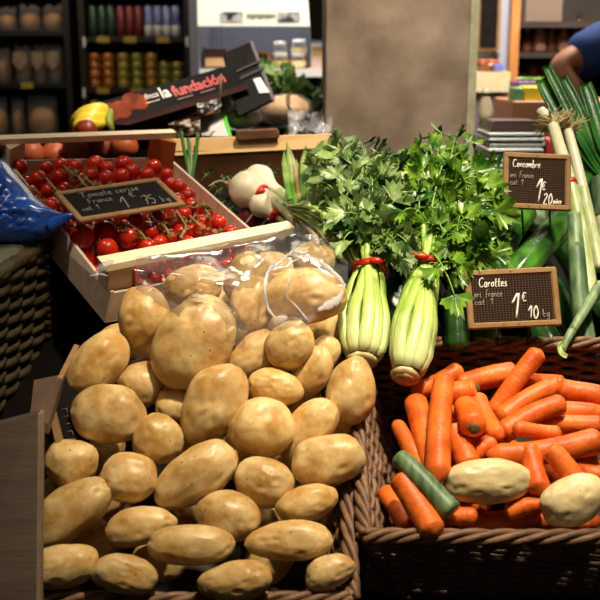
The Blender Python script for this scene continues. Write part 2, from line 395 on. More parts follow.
# ------------------------------------------------------------------ concrete pillar
m_pillar = mat('pillar_concrete', '6C5C4C', .8, .2, c2='9C8A76', scale=9, detail=10, bump=.5, bscale=40, contrast=.42)
m_trim = mat('pillar_edge', 'A9A583', .6, c2='8F8D6E', scale=30)
p0 = PY(325, 100, 2.38); p1 = PY(468, 100, 2.38); p2 = PY(476, 100, 2.38)
mb = MB().rbox(I4, p0.x, p1.x, 2.38, 2.74, 0, 3.0, .006)
pil = obj('pillar', mb, m_pillar); tag(pil, 'square grey brown concrete pillar behind the celery', 'pillar')
obj('edge_strip', MB().box(I4, p1.x, p2.x, 2.385, 2.74, 0, 3.0), m_trim, pil)

# ------------------------------------------------------------------ far shelves, left
m_shelf = mat('shelf_black', '15110E', .5, .4)
m_shelfedge = mat('shelf_edge', '191512', .5, .3)
m_tag = mat('price_strip_yellow', '8A7426', .6)
m_white = mat('white_paint', 'CFCFCB', .5)
YS = 6.6
def shelf_unit(u0, u1, vs, label, tags, name='shelving_unit'):
    A = PY(u0, 60, YS); B_ = PY(u1, 60, YS)
    t = thing(name, ((A.x+B_.x)/2, YS+.2, 0), label, 'shelf')
    for x in (A.x, B_.x): obj('upright', MB().box(I4, x-.02, x+.02, YS, YS+.4, 0, 2.6), m_shelfedge, t)
    obj('back_panel', MB().box(I4, A.x, B_.x, YS+.4, YS+.42, 0, 2.6), m_shelf, t)
    for v in vs:
        z = PY(60, v, YS).z
        s = obj('shelf', MB().box(I4, A.x+.02, B_.x-.02, YS, YS+.4, z-.03, z), m_shelfedge, t)
        for uu, vv in tags:
            if vv == v:
                q = PY(uu, v+2, YS-.006)
                obj('price_strip', MB().box(I4, q.x-.04, q.x+.04, YS-.008, YS-.001, q.z-.022, q.z+.016), m_tag, s)
    return t
shelf_unit(-60, 68, (-20, 31, 83, 137), 'dark shelving unit at far left stocked with bagged bread', ((27, 83),))
shelf_unit(83, 188, (-14, 37, 88, 137), 'black shelving unit with cans on top and jars below', ((103, 37), (130, 37), (163, 37), (103, 88), (137, 88)))
# cans
m_can = {'green': mat('can_green', '2C4432', .35, .5, metal=.3), 'red': mat('can_red', '6E2E30', .35, .5, metal=.3), 'blue': mat('can_blue_white', '8F93B8', .35, .5, c2='3A4488', scale=14, metal=.2)}
m_metal = mat('steel', 'A8A49C', .3, metal=1)
def can(u, v, r, h, col, label, group):
    q = PY(u, v, YS+.07); mb = MB().lathe(Matrix.Translation((q.x, YS+.07, q.z)), [(r*.9, 0), (r, .006), (r, h-.01), (r*.82, h)], 16)
    o = obj('drink_can', mb, m_can[col]); tag(o, label, 'can', group)
    obj('lid', MB().lathe(Matrix.Translation((q.x, YS+.07, q.z+h)), [(r*.82, 0), (r*.82, .003), (r*.7, .003)], 16), m_metal, o)
    obj('base_label', MB().lathe(Matrix.Translation((q.x, YS+.07, q.z+.01)), [(r*1.01, 0), (r*1.012, .06), (r*1.01, .061)], 16), m_white if col == 'blue' else m_can[col], o)
cols = ['green']*3+['red']*3+['blue']*4
ordn = ['first', 'second', 'third', 'fourth', 'fifth', 'sixth', 'seventh', 'eighth', 'ninth', 'tenth', 'eleventh', 'twelfth', 'thirteenth', 'fourteenth', 'fifteenth', 'sixteenth', 'seventeenth', 'eighteenth', 'nineteenth', 'twentieth']
for k, (u, c) in enumerate(zip((93.8, 103, 111.8, 121.5, 130.5, 139.3, 149.3, 158.3, 167.3, 176.3), cols)):
    j = sum(1 for x in cols[:k] if x == c)
    nm = {'green': 'tall green can', 'red': 'tall red can', 'blue': 'tall blue and white can'}[c]
    can(u, 37, .0268, .19, c, nm+' on the upper shelf, '+ordn[j]+' from left among its colour', 'tall cans on the upper shelf')
# jars
jc = {'orange': '96501E', 'olive': '7E7426', 'green': '66702C', 'amber': '8F6A26'}
m_jar = {k: mat('jar_'+k, v, .25, .6, c2=lambda_c) for (k, v), lambda_c in zip(jc.items(), ('7A3412', '5E5A1C', '48561E', '6B4A18'))}
m_lid = mat('jar_lid_gold', 'B8923F', .35, metal=.7)
stacks = [(96, 4, 'orange', 88), (109.6, 4, 'orange', 88), (124.6, 4, 'olive', 88), (138.4, 4, 'green', 88), (152.5, 4, 'amber', 88), (166, 3, 'green', 88), (178.5, 3, 'green', 88), (96, 2, 'green', 137), (110, 2, 'orange', 137)]
nth = 0
for si, (u, n, c, v) in enumerate(stacks):
    for k in range(n):
        q = PY(u, v, YS+.08); z = q.z + k*.055 + (.09 if v == 137 else 0)*0; r = .041
        if v == 137: z += .13 + 0
        T = Matrix.Translation((q.x, YS+.08, z))
        o = obj('preserve_jar', MB().lathe(T, [(r*.86, 0), (r, .006), (r, .036), (r*.9, .042)], 18), m_jar[c])
        which = 'stack %s from left' % ordn[si] if v == 88 else ('left stack low behind the bananas' if si == 7 else 'second stack low behind the bananas')
        tag(o, '%s preserve jar on the shelves, %s, %s from bottom' % (c, which, ordn[k]), 'jar', 'stacked jars of preserves')
        obj('lid', MB().lathe(T, [(r*.92, .042), (r*.95, .044), (r*.95, .053), (r*.8, .0549)], 18), m_lid, o)
    if v == 137:
        pass
# a carton carrying the two low stacks
q = PY(103, 137, YS+.08)
o = obj('shelf_carton', MB().rbox(I4, q.x-.11, q.x+.11, YS+.02, YS+.2, q.z, q.z+.13, .004), M['kraft_dark']); tag(o, 'brown carton under the low jars on the black shelves', 'carton')
# little white shelf clips
for u, v in ((84, 42), (84, 93), (187, 42)):
    q = PY(u, v, YS-.03)
    o = obj('price_clip', MB().rbox(I4, q.x-.008, q.x+.008, YS-.03, YS-.02, q.z-.03, q.z+.03, .003), m_white)
    tag(o, 'small white clip on the %s upright of the black shelves, %s' % ('right' if u > 100 else 'left', 'upper one' if v < 60 else 'lower one'), 'clip', 'white shelf clips')
# bagged bread
m_bread = mat('bread_crust', '7A5026', .6, c2='A87A42', scale=14)
m_bread2 = mat('bread_dark', '5A3A20', .6, c2='7A5230', scale=14)
m_paper = mat('paper_label', '7E6C54', .7, c2='5E4E3C', scale=30)
def bread_bag(u, v, wpx, hpx, label, m, tie=True, lab=True, row=''):
    q = PY(u, v, YS+.12); s = YS/1000; wd = wpx*s/2; h = hpx*s
    o = thing('bread_bag', (q.x, YS+.12, q.z), label, 'bag', 'bread bags on the dark shelves')
    T = Matrix.Translation((q.x, YS+.12, q.z))
    def f(d): return 1+.10*nz(d, 3, u)
    obj('loaf', MB().blob(T @ Matrix.Translation((0, 0, h*.36)) @ Matrix.Diagonal((wd*.88, .07, h*.35, 1)), 18, 12, f), m, o)
    def g(a, b):
        ang = a*2*math.pi; z = b*h
        rx = (1-.12*b)*(1+.06*nz((math.cos(ang)*2, math.sin(ang)*2, b*4), 1.4, u)); ry = 1 if b < .55 else max(.06, 1-(b-.55)/.38)
        z += (.012*math.sin(math.cos(ang)*6+u) if b > .85 else 0)
        return T @ V((math.cos(ang)*wd*rx, math.sin(ang)*.085*ry, z))
    obj('clear_wrapper', MB().grid(g, 25, 16), M['bagfilm'], o)
    if lab:
        zc = h*.62
        l = MB().add([T @ V(p) for p in ((-wd*.8, -.092, zc-.02), (0, -.1, zc-.075), (wd*.8, -.092, zc-.02), (wd*.7, -.09, zc+.05), (-wd*.7, -.09, zc+.05))], [(0, 1, 2, 3, 4)], False)
        l.add([T @ V(p) for p in ((-wd*.8, -.088, zc-.02), (0, -.096, zc-.075), (wd*.8, -.088, zc-.02), (wd*.7, -.086, zc+.05), (-wd*.7, -.086, zc+.05))], [(4, 3, 2, 1, 0)], False)
        obj('paper_label', l, m_paper, o)
for a in ((5, 83, 16, 34, 'clear bag of bread with bright highlights at the photo\'s left edge', m_bread2, True, False),
          (25, 83, 18, 36, 'bagged loaf with folded paper label, left one on middle shelf', m_bread2),
          (42, 83, 15, 36, 'bagged loaf with folded paper label, middle of middle shelf', m_bread2),
          (57, 83, 16, 37, 'bagged loaf with folded paper label, right end of middle shelf', m_bread2),
          (8, 31, 20, 22, 'bagged brown loaf at the left on the top shelf', m_bread, True, False),
          (31, 31, 22, 24, 'bagged brown loaf in the middle of the top shelf', m_bread, True, False),
          (54, 31, 22, 24, 'bagged brown loaf at the right on the top shelf', m_bread, True, False),
          (2, 137, 16, 40, 'bagged pastries at the left on the lowest shelf', m_bread, True, False),
          (20, 137, 14, 38, 'dark bagged loaf second on the lowest shelf', m_bread2, True, False),
          (44, 137, 32, 42, 'wide bag of golden pastries on the lowest shelf', m_bread, True, False)):
    bread_bag(*a)

# ------------------------------------------------------------------ chilled cabinet, centre back
YF = 4.2
m_fr = mat('fridge_grey', '57545A', .5, .3); m_frw = mat('fridge_white', 'E6E4DC', .4)
m_frb = mat('fridge_back_blue', '4A4A58', .5, c2='3C3C4A', scale=60)
m_header = mat('lit_header', 'F4F2DE', .5, emit=.26)
fx0 = PY(190, 60, YF).x; fx1 = PY(352, 60, YF).x
fr = thing('chilled_cabinet', ((fx0+fx1)/2, YF+.3, 0), 'open chilled cabinet with lit header behind the fruit carton', 'fridge')
obj('side_panel', MB().box(I4, fx0, fx0+.035, YF, YF+.6, 0, 2.3), m_fr, fr)
obj('side_panel', MB().box(I4, fx1, fx1+.03, YF, YF+.6, 0, 2.3), m_fr, fr)
obj('back_panel', MB().box(I4, fx0+.035, fx1, YF+.58, YF+.6, 0, 2.3), m_frb, fr)
zt = PY(260, 26, YF).z
hd = obj('header', MB().box(I4, fx0+.035, fx1, YF, YF+.04, zt, 2.3), m_header, fr)
zs = PY(300, 69, YF).z; zs2 = PY(300, 77, YF).z
obj('shelf', MB().box(I4, fx0+.035, fx1, YF+.03, YF+.58, zs2, zs), m_frw, fr)
zb = PY(300, 96, YF).z
obj('shelf', MB().box(I4, fx0+.035, fx1, YF+.03, YF+.58, zb-.03, zb), m_frw, fr)
obj('base', MB().box(I4, fx0+.035, fx1, YF+.0, YF+.58, 0, .7), m_frw, fr)
m_pic = mat('header_picture', '2C2C30', .5, c2='C8C8C4', scale=26, contrast=.15)
m_olive = mat('header_lettering', '8FA03A', .5)
for u in (232, 289):
    a = PY(u-11, 22, YF); b = PY(u+11, 12, YF)
    obj('picture', MB().box(I4, a.x, b.x, YF-.004, YF-.0005, a.z, b.z), m_pic, hd)
mb = MB()
for k in range(11):
    a = PY(247+k*2.6, 15.5, YF); mb.sweep([V((a.x, YF-.003, a.z-.01+.006*math.sin(k*2.1))), V((a.x+.005, YF-.003, a.z+.011)), V((a.x+.009, YF-.003, a.z-.008))], [.0022]*3, 5)
obj('lettering', mb, m_olive, hd)
# slats in the back
mb = MB()
for k in range(30):
    x = fx0+.05+k*(fx1-fx0-.06)/30; mb.box(I4, x, x+.006, YF+.572, YF+.58, .7, 2.2)
obj('grille', mb, m_fr, fr)
m_glass = mat('jar_glass', 'FFFFFF', .05, trans=.0, alpha=.25)
m_yel = mat('yellow_cream', 'D8B04A', .4, c2='EBD596', scale=12)
def glassjar(u, v, y, r, h, label, fill=.6):
    q = PY(u, v, y); T = Matrix.Translation((q.x, y, q.z))
    o = obj('dessert_jar', MB().lathe(T, [(r*.7, 0), (r*.98, .01), (r, h*.5), (r*.9, h*.85), (r*.72, h)], 18), M['bagfilm']); tag(o, label, 'jar', 'glass jars of yellow cream')
    obj('cream_filling', MB().lathe(T, [(r*.66, .004), (r*.93, .013), (r*.95, h*fill), (.001, h*fill+.003)], 18), m_yel, o)
    obj('lid', MB().lathe(T, [(r*.76, h), (r*.78, h+.003), (r*.78, h+.012), (r*.6, h+.014)], 18), m_frw, o)
zsh = zs
def uvz(u, z, y):     # v pixel for height z
    D = V((0, y, z))-CAM; return 300-1000*D.dot(UP)/D.dot(FW)
v1 = uvz(280, zs, YF+.12)
glassjar(281, v1, YF+.12, .034, .052, 'front left jar of yellow cream on the cabinet shelf')
glassjar(298, v1, YF+.12, .034, .052, 'front right jar of yellow cream on the cabinet shelf')
zk = zs + .05
o = obj('shelf_riser', MB().box(I4, PY(272, 60, YF+.25).x, PY(309, 60, YF+.25).x, YF+.2, YF+.35, zs, zk), M['kraft_dark']); tag(o, 'low brown riser under the rear cream jars', 'riser')
v2 = uvz(280, zk, YF+.26)
glassjar(280, v2, YF+.26, .032, .05, 'rear left jar of cream, raised on the brown riser', .35)
glassjar(299, v2, YF+.26, .036, .058, 'rear right jar of yellow cream, raised on the riser')
a = PY(311, 60, YF+.15); b = PY(324, 60, YF+.15)
o = obj('milk_carton', MB().rbox(I4, a.x, b.x, YF+.1, YF+.16, zs, zs+.1, .003), mat('cream_carton', 'D8CFC0', .5, c2='C8A890', scale=16)); tag(o, 'pale carton beside the cream jars near the pillar', 'carton')
obj('lid_panel', MB().box(I4, a.x+.004, b.x-.004, YF+.098, YF+.0995, zs+.05, zs+.085), M['kraft'], o)
def sign_small(u, v, wp, hp, y, mfr, min_, label):
    a = PY(u-wp/2, v+hp/2, y); b = PY(u+wp/2, v-hp/2, y)
    o = obj('price_card', MB().box(I4, a.x, b.x, y, y+.008, zs, b.z), mfr); tag(o, label, 'sign')
    obj('card_face', MB().box(I4, a.x+.009, b.x-.009, y-.001, y-.0001, zs+.012, b.z-.009), min_, o)
sign_small(263, 60, 13, 17, YF+.08, M['wood_brown'], M['slate'], 'small black price card in brown frame on the cabinet shelf')
o = obj('product_box', MB().rbox(I4, PY(206, 60, YF+.2).x, PY(228, 60, YF+.2).x, YF+.1, YF+.25, zs, zs+.085, .003), mat('box_plum', '4A2A2C', .5)); tag(o, 'dark plum box on the cabinet shelf behind the black carton', 'box')
obj('printed_label', MB().box(I4, PY(206, 60, YF+.2).x+.006, PY(228, 60, YF+.2).x-.006, YF+.0975, YF+.0995, zs+.01, zs+.045), M['kraft'], o)
# dark hanging board by the pillar
a = PY(309, 40, 3.2); b = PY(326, 0, 3.2)
o = obj('hanging_board', MB().hexa([V((a.x+.006, 3.2, a.z)), V((b.x+.03, 3.2, a.z)), V((b.x+.03, 3.22, a.z)), V((a.x+.006, 3.22, a.z)),
     V((a.x-.01, 3.2, b.z+.1)), V((b.x+.03, 3.2, b.z+.1)), V((b.x+.03, 3.22, b.z+.1)), V((a.x-.01, 3.22, b.z+.1))]), M['black']); tag(o, 'dark board hanging just left of the pillar top', 'board')
obj('hanger_rod', MB().box(I4, b.x, b.x+.012, 3.205, 3.215, b.z+.1, 3.0), M['black'], o)

# ------------------------------------------------------------------ right background
YR = 4.3
m_lav = mat('partition_lavender', 'A6A6B4', .6)
x0 = PY(470, 60, YR).x; x1 = PY(508, 60, YR).x; x2 = PY(517, 60, YR).x; x3 = PY(640, 60, YR).x
o = obj('partition_panel', MB().box(I4, x0-.15, x1, YR, YR+.04, 0, 2.6), m_lav); tag(o, 'pale lavender partition right of the pillar', 'partition')
o = obj('wooden_post', MB().rbox(I4, x1, x2, YR-.03, YR+.05, 0, 2.99, .004), mat('orange_wood', 'C98A4C', .5, c2='B8743A', scale=10, stretch=(6, 6, 1))); tag(o, 'orange wooden post between the partition and dark doorway', 'post')
cab = thing('dark_cabinet', ((x2+x3)/2, YR+.5, 0), 'dark open cabinet full of glassware behind the person', 'cabinet')
m_cab = mat('cabinet_dark', '2E241C', .6, c2='3A2E26', scale=6)
obj('back_panel', MB().box(I4, x2, x3, YR+.6, YR+.62, 0, 2.6), m_cab, cab)
for v in (100, 52, 22): 
    z = PY(550, v, YR+.2).z; obj('shelf', MB().box(I4, x2, x3, YR+.15, YR+.6, z-.025, z), m_cab, cab)
for x in (x2, x3): obj('side_panel', MB().box(I4, x, x+.02, YR+.15, YR+.62, 0, 2.6), m_cab, cab)
m_copper = mat('copper_glass', 'A86A48', .25, metal=.5, c2='6A4232', scale=20)
m_lampw = mat('warm_glass', 'C89878', .2, coat=.6, c2='8A5A48', scale=20)
zsA = PY(550, 52, YR+.2).z; k = 0
for u, r, h, m in ((526, .026, .10, m_copper), (539, .03, .13, m_lampw), (551, .024, .16, m_copper), (563, .032, .11, m_lampw), (577, .026, .14, m_copper)):
    q = PY(u, 52, YR+.25); T = Matrix.Translation((q.x, YR+.25, zsA))
    o = obj('glass_bottle', MB().lathe(T, [(r*.8, 0), (r, .01), (r, h*.55), (r*.4, h*.75), (r*.35, h*.95), (r*.45, h)], 16), m)
    tag(o, 'brown glass bottle on the upper cabinet shelf, %s from left' % ordn[k], 'bottle', 'brown bottles in the dark cabinet'); k += 1
    obj('stopper', MB().lathe(T, [(r*.3, h), (r*.42, h+.012), (r*.2, h+.024)], 12), M['black'], o)
zsB = PY(550, 100, YR+.2).z; k = 0
for u, r, h, m in ((520, .03, .12, m_lampw), (532, .036, .16, m_copper), (545, .03, .15, m_copper), (557, .03, .19, m_lampw), (530, .02, .1, m_lampw)):
    y = YR+.26+.09*(k == 4); q = PY(u, 100, y); T = Matrix.Translation((q.x, y, zsB))
    o = obj('drinking_glass', MB().lathe(T, [(r*.8, 0), (r*.5, .008), (r*.14, .02), (r*.14, h*.4), (r*.9, h*.55), (r, h*.8), (r*.85, h), (r*.8, h), (r*.93, h*.8), (.001, h*.58)], 16), m)
    tag(o, 'amber stemmed glass on the lower cabinet shelf, %s from left' % ['first', 'third', 'fourth', 'fifth', 'second'][k], 'glass', 'amber glasses in the dark cabinet'); k += 1
# chalk menu board on partition
a = PY(476, 51, YR-.05); b = PY(500, 51, YR-.05); tz = PY(490, -20, YR-.05).z
o = obj('menu_board', MB().rbox(I4, a.x, b.x, YR-.04, YR-.005, a.z, tz, .004), M['frame']); tag(o, 'black menu board in wooden frame hung on the partition', 'board')
obj('slate', MB().box(I4, a.x+.015, b.x-.015, YR-.046, YR-.0405, a.z+.015, tz-.015), M['slate'], o)
# letter C ornament on partition
mb = MB(); c0 = PY(496, 59, YR-.01); mb.sweep([c0+V((.022*math.cos(t), 0, .022*math.sin(t))) for t in [math.radians(50+i*26) for i in range(11)]], [.006]*11, 6)
o = obj('wall_letter', mb, mat('letter_grey', '6E6E80', .5)); tag(o, 'grey letter C on the lavender partition', 'letter')
# side counter with yellow cloth
zc = PY(490, 75, 3.9).z; a = PY(468, 90, 3.9); b = PY(508, 90, 3.9)
ct = thing('side_counter', ((a.x+b.x)/2, 4.0, 0), 'purple grey side counter behind the pillar under yellow cloth', 'counter')
obj('cabinet_body', MB().box(I4, a.x-.1, b.x, 3.9, 4.2, 0, zc), mat('counter_purple', '7E6E78', .5, c2='8E8494', scale=5), ct)
zcb = PY(490, 92, 3.88).z
o = obj('table_cloth', MB().box(I4, a.x-.1, b.x+.004, 3.888, 4.2, zc+.001, zc+.012).box(I4, a.x-.1, b.x+.004, 3.885, 3.888, zcb, zc+.012), mat('cloth_yellow', 'E3CF8E', .8, c2='EDE6C0', scale=8)); tag(o, 'pale yellow cloth over the side counter', 'cloth')
# pastry basket
T = Matrix.Translation((PY(487, 72, 3.98).x, 3.98, zc+.012))
o = obj('bread_basket', MB().lathe(T, [(.03, 0), (.046, .004), (.055, .03), (.05, .03), (.042, .008)], 18), m_copper); tag(o, 'small copper bowl of rolls on the yellow cloth', 'bowl')
for k in range(5):
    an = k*1.26; r_ = .028
    o2 = obj('bread_roll', MB().blob(T @ Matrix.Translation((r_*math.cos(an), r_*math.sin(an), .034)) @ Matrix.Diagonal((.018, .015, .013, 1)), 12, 8), mat('roll', '9A4A1E', .4) if k == 0 else bpy.data.materials['roll'])
    tag(o2, 'small red brown roll heaped in the copper bowl', 'roll', 'rolls in the copper bowl')
a = PY(493, 80, 3.92); b = PY(503, 74, 3.92)
o = obj('folded_cloth', MB().rbox(I4, a.x, b.x, 3.9, 3.98, zc+.013, zc+.04, .005), mat('blue_cloth', '6A72C0', .7)); tag(o, 'small blue folded cloth on the yellow table cloth', 'cloth')
# low wood crate / colourful boxes in front of the cabinet
zz = PY(535, 126, 3.4).z; a = PY(513, 110, 3.4); b = PY(556, 110, 3.4)
o = obj('wooden_counter', MB().rbox(I4, a.x, b.x+.25, 3.4, 3.75, 0, PY(535, 101, 3.4).z, .005), mat('counter_wood', 'A86E46', .5, c2='B98058', scale=6)); tag(o, 'brown wooden counter behind the leek leaves', 'counter')
zt_ = PY(535, 101, 3.4).z
o = obj('yellow_box', MB().rbox(I4, PY(524, 95, 3.42).x, PY(548, 95, 3.42).x, 3.42, 3.52, zt_, zt_+.045, .003), mat('yellow_card', 'E8D62A', .5)); tag(o, 'bright yellow box on the brown counter', 'box')
obj('lid_flap', MB().box(I4, PY(524, 95, 3.42).x+.003, PY(548, 95, 3.42).x-.003, 3.425, 3.515, zt_+.0452, zt_+.0475), bpy.data.materials['yellow_card'], o)
o = obj('green_box', MB().rbox(I4, PY(514.5, 95, 3.42).x, PY(523, 95, 3.42).x, 3.42, 3.52, zt_, zt_+.042, .003), mat('green_card', '6AA06A', .5)); tag(o, 'small green box left of the yellow box', 'box')
m_pp = mat('printed_purple', '6E5AA0', .5, c2='B0485A', scale=12)
o = obj('sweet_tray', MB().rbox(I4, PY(515, 85, 3.6).x, PY(547, 85, 3.6).x, 3.56, 3.7, zt_, zt_+.06, .003), m_pp); tag(o, 'purple and pink box behind the yellow box', 'box')
mb = MB()
for k in range(16): 
    q = V((PY(518+k*1.8, 85, 3.62).x, 3.6+rnd.random()*.06, zt_+.066)); mb.blob(Matrix.Translation(q) @ Matrix.Diagonal((.009, .009, .008, 1)), 8, 6)
obj('herb_garnish', mb, M['onion_leaf'], o)
# cream sign high
a = PY(525, 22, 3.9); b = PY(563, 0, 3.9)
o = obj('hanging_sign', MB().rbox(I4, a.x, b.x, 3.9, 3.93, a.z, b.z+.05, .003), mat('sign_cream', '7E6C5C', .7)); tag(o, 'cream sign hanging above the glassware', 'sign')
for x in (a.x+.02, b.x-.02): obj('cord', MB().sweep([V((x, 3.915, b.z+.05)), V((x, 3.915, 3.0))], [.002]*2, 5), M['black'], o)

# pepper mill / vase and weight near pillar
q = PY(484, 137, 2.62); s = 2.62/1000
T = Matrix.Translation((q.x, 2.62, TZ))
zq = q.z-TZ
o = obj('black_canister', MB().lathe(T, [(.016, 0), (.017, .004), (.017, zq+.03), (.012, zq+.034)], 18), M['black']); tag(o, 'black canister beside the pillar behind the celery', 'canister')
obj('lid', MB().lathe(T, [(.0165, zq+.034), (.0165, zq+.037), (.01, zq+.04)], 18), M['black'], o)
vz = zq+.04
T = Matrix.Translation((q.x+.001, 2.62, TZ+vz))
o = obj('glass_bottle', MB().lathe(T, [(.014, 0), (.019, .012), (.02, .03), (.013, .055), (.0085, .068), (.0095, .085)], 18), mat('amber_bottle', 'A08872', .25, c2='CDBFA0', scale=22, coat=.3)); tag(o, 'small amber glass bottle with black neck beside the pillar', 'bottle')
obj('neck_ring', MB().lathe(T, [(.0098, .062), (.0105, .064), (.0105, .070), (.0098, .072)], 16), M['black'], o)
# stack of trays
a = PY(489, 140, 2.3); b = PY(545, 140, 2.3); ztop = PY(515, 131, 2.3).z
n = 9; th = (ztop-TZ)/n
m_tray = mat('tray_pale', 'D0D4CC', .5, c2='BEC4BC', scale=9)
for k in range(n):
    j = rnd.uniform(-.002, .002); z = TZ+k*th
    o = obj('pale_tray', MB().rbox(I4, a.x+j, b.x+j, 2.3+j, 2.46+j, z+.0004, z+th*.72, .004), m_tray)
    tag(o, 'pale grey tray in the stack behind the cucumber sign, %s from bottom' % ordn[k], 'tray', 'pale trays stacked beside the leeks')
    obj('rim', MB().rbox(I4, a.x+j+.002, b.x+j-.002, 2.302+j, 2.458+j, z+th*.72, z+th*.98, .004), mat('tray_rim', '5A5E5A', .5) if k == 0 else bpy.data.materials['tray_rim'], o)
cx0, cx1 = a.x+.006, b.x-.004
mb = MB().hexa([V((cx0-.004, 2.3, ztop)), V((cx1+.002, 2.3, ztop)), V((cx1+.002, 2.46, ztop)), V((cx0-.004, 2.46, ztop)), V((cx0+.006, 2.305, ztop+.02)), V((cx1-.004, 2.305, ztop+.02)), V((cx1-.008, 2.45, ztop+.02)), V((cx0+.01, 2.45, ztop+.02))])
o = obj('tray_lid', mb, mat('lid_brown', '3A2620', .4)); tag(o, 'dark brown lid on top of the pale tray stack', 'lid')
obj('rim', MB().box(I4, cx0+.004, cx1-.002, 2.3045, 2.312, ztop+.0195, ztop+.0225), m_metal, o)
q = PY(548, 148, 2.3)
o = obj('red_box', MB().rbox(I4, b.x+.004, b.x+.03, 2.3, 2.4, TZ, PY(548, 141, 2.3).z, .003), mat('red_card', 'B83A2A', .5)); tag(o, 'small red box right of the pale trays', 'box')
obj('lid_flap', MB().box(I4, b.x+.005, b.x+.029, 2.301, 2.399, PY(548, 141, 2.3).z, PY(548, 141, 2.3).z+.003), bpy.data.materials['red_card'], o)

# ------------------------------------------------------------------ person at far right
m_skin = mat('skin', 'A9714F', .5, .4, c2='9A6242', scale=8, sss=.1)
m_shirt = mat('shirt_blue', '30457C', .85, .2, c2='27386A', scale=10, bump=.4, bscale=25)
m_jeans = mat('jeans_dark', '1E2430', .8)
m_hair = mat('hair_brown', '2A1C12', .6)
def skin(name, pts, edges, radii, root, m, parent=None, levels=2):
    me = bpy.data.meshes.new(name); org = V(parent['_o']) if parent is not None else V(pts[root])
    me.from_pydata([V(p)-org for p in pts], edges, [])
    o = bpy.data.objects.new(name, me); sc.collection.objects.link(o)
    sk = o.modifiers.new('skin', 'SKIN'); sk.use_smooth_shade = True
    for i, r in enumerate(radii):
        d = me.skin_vertices[0].data[i]; d.radius = r if isinstance(r, tuple) else (r, r); d.use_root = (i == root)
    ss = o.modifiers.new('sub', 'SUBSURF'); ss.levels = levels; ss.render_levels = levels
    o.data.materials.append(m)
    dg = bpy.context.evaluated_depsgraph_get(); me2 = bpy.data.meshes.new_from_object(o.evaluated_get(dg))
    o.modifiers.clear(); o.data = me2
    if not me2.materials: me2.materials.append(m)
    for p in me2.polygons: p.use_smooth = True
    if parent is not None: o.parent = parent
    else: o.location = org
    o['_o'] = list(org); return o
YP = 2.95
sh = P(602, 28, 3.0); el = P(556, 67, 2.86); hx = sh.x + .19
wr = P(592, 112, 2.84)
S = V((hx, YP+.04, 0))
def B(x, y, z): return S + V((x, y, z))
shz = sh.z-.02
pts = [B(0, 0, .98), B(0, 0, 1.15), B(0, 0, shz-.14), B(0, -.01, shz), B(0, -.02, shz+.09), B(0, -.035, shz+.15),
       B(-.17, 0, shz-.02), el, wr, wr+V((.05, .02, -.03)),
       B(.17, 0, shz-.02), B(.26, -.02, shz-.28), B(.20, -.12, shz-.5), B(.18, -.15, shz-.56),
       B(-.09, 0, .92), B(-.1, -.01, .5), B(-.1, .02, .09), B(-.1, -.12, .04),
       B(.09, 0, .92), B(.1, -.01, .5), B(.1, .02, .09), B(.1, -.12, .04)]
edges = [(0, 1), (1, 2), (2, 3), (3, 4), (4, 5), (3, 6), (6, 7), (7, 8), (8, 9), (3, 10), (10, 11), (11, 12), (12, 13), (0, 14), (14, 15), (15, 16), (16, 17), (0, 18), (18, 19), (19, 20), (20, 21)]
rad = [(.15, .11), (.14, .1), (.17, .11), (.12, .08), .055, .055, .06, .042, .027, .03, .06, .042, .027, .03, .09, .058, .04, .035, .09, .058, .04, .035]
body = skin('person', pts, edges, rad, 0, m_skin)
tag(body, 'person in blue short sleeved shirt with one elbow bent, cropped at right edge', 'person')
# head as part of the figure, with a face looking left-down
hc = B(-.01, -.05, shz+.25)
def headf(d):
    r = 1.0
    if d.y < -.2: r += .05*math.exp(-((d.x)/.22)**2-((d.z+.1)/.25)**2)*2.4*(-d.y)      # nose
    r -= .05*math.exp(-((abs(d.x)-.36)/.2)**2-((d.z-.12)/.16)**2)*(1 if d.y < 0 else 0)
    if d.z < -.3: r -= .10*(abs(d.z)-.3)
    return r
obj('head', MB().blob(Matrix.Translation(hc) @ Matrix.Diagonal((.078, .098, .118, 1)), 32, 24, headf), m_skin, body)
obj('hair', MB().blob(Matrix.Translation(hc+V((0, .02, .022))) @ Matrix.Diagonal((.086, .098, .112, 1)), 28, 20, lambda d: (1.0 if d.y > -.35+(.5-d.z)*.5 or d.z > .62 else .84)+.02*nz(d, 6)), m_hair, body)
for s in (-1, 1):
    obj('eye', MB().blob(Matrix.Translation(hc+V((s*.03, -.088, .012))) @ Matrix.Scale(.010, 4), 12, 8), m_white, body)
    obj('ear', MB().blob(Matrix.Translation(hc+V((s*.08, .005, -.005))) @ Matrix.Diagonal((.008, .018, .03, 1)), 12, 8), m_skin, body)
obj('mouth', MB().blob(Matrix.Translation(hc+V((0, -.092, -.055))) @ Matrix.Diagonal((.024, .006, .006, 1)), 12, 8), mat('lips', '8A4A40', .5), body)
# fingers of both hands
for hand, dr in ((wr+V((.05, .02, -.03)), V((.8, .1, -.55)).normalized()), (B(.18, -.15, shz-.56), V((-.1, -.3, -.95)).normalized())):
    side = dr.cross(V((0, -1, .2))).normalized()
    for k in range(5):
        if k < 4:
            st_ = hand + side*(k-1.5)*.018 + dr*.02; L_ = (.07, .08, .075, .06)[k]
            pth = [st_, st_+dr*L_*.5+V((0, -.004, 0)), st_+dr*L_*.85+V((0, .01, -.006)), st_+dr*L_+V((0, .022, -.01))]
        else:
            st_ = hand - side*.03 - dr*.005; pth = [st_, st_-side*.02+dr*.02, st_-side*.022+dr*.045, st_-side*.015+dr*.06]
        obj('finger', MB().sweep(smoothpath(pth, 8), [.009]*7+[.005], 8), m_skin, body)
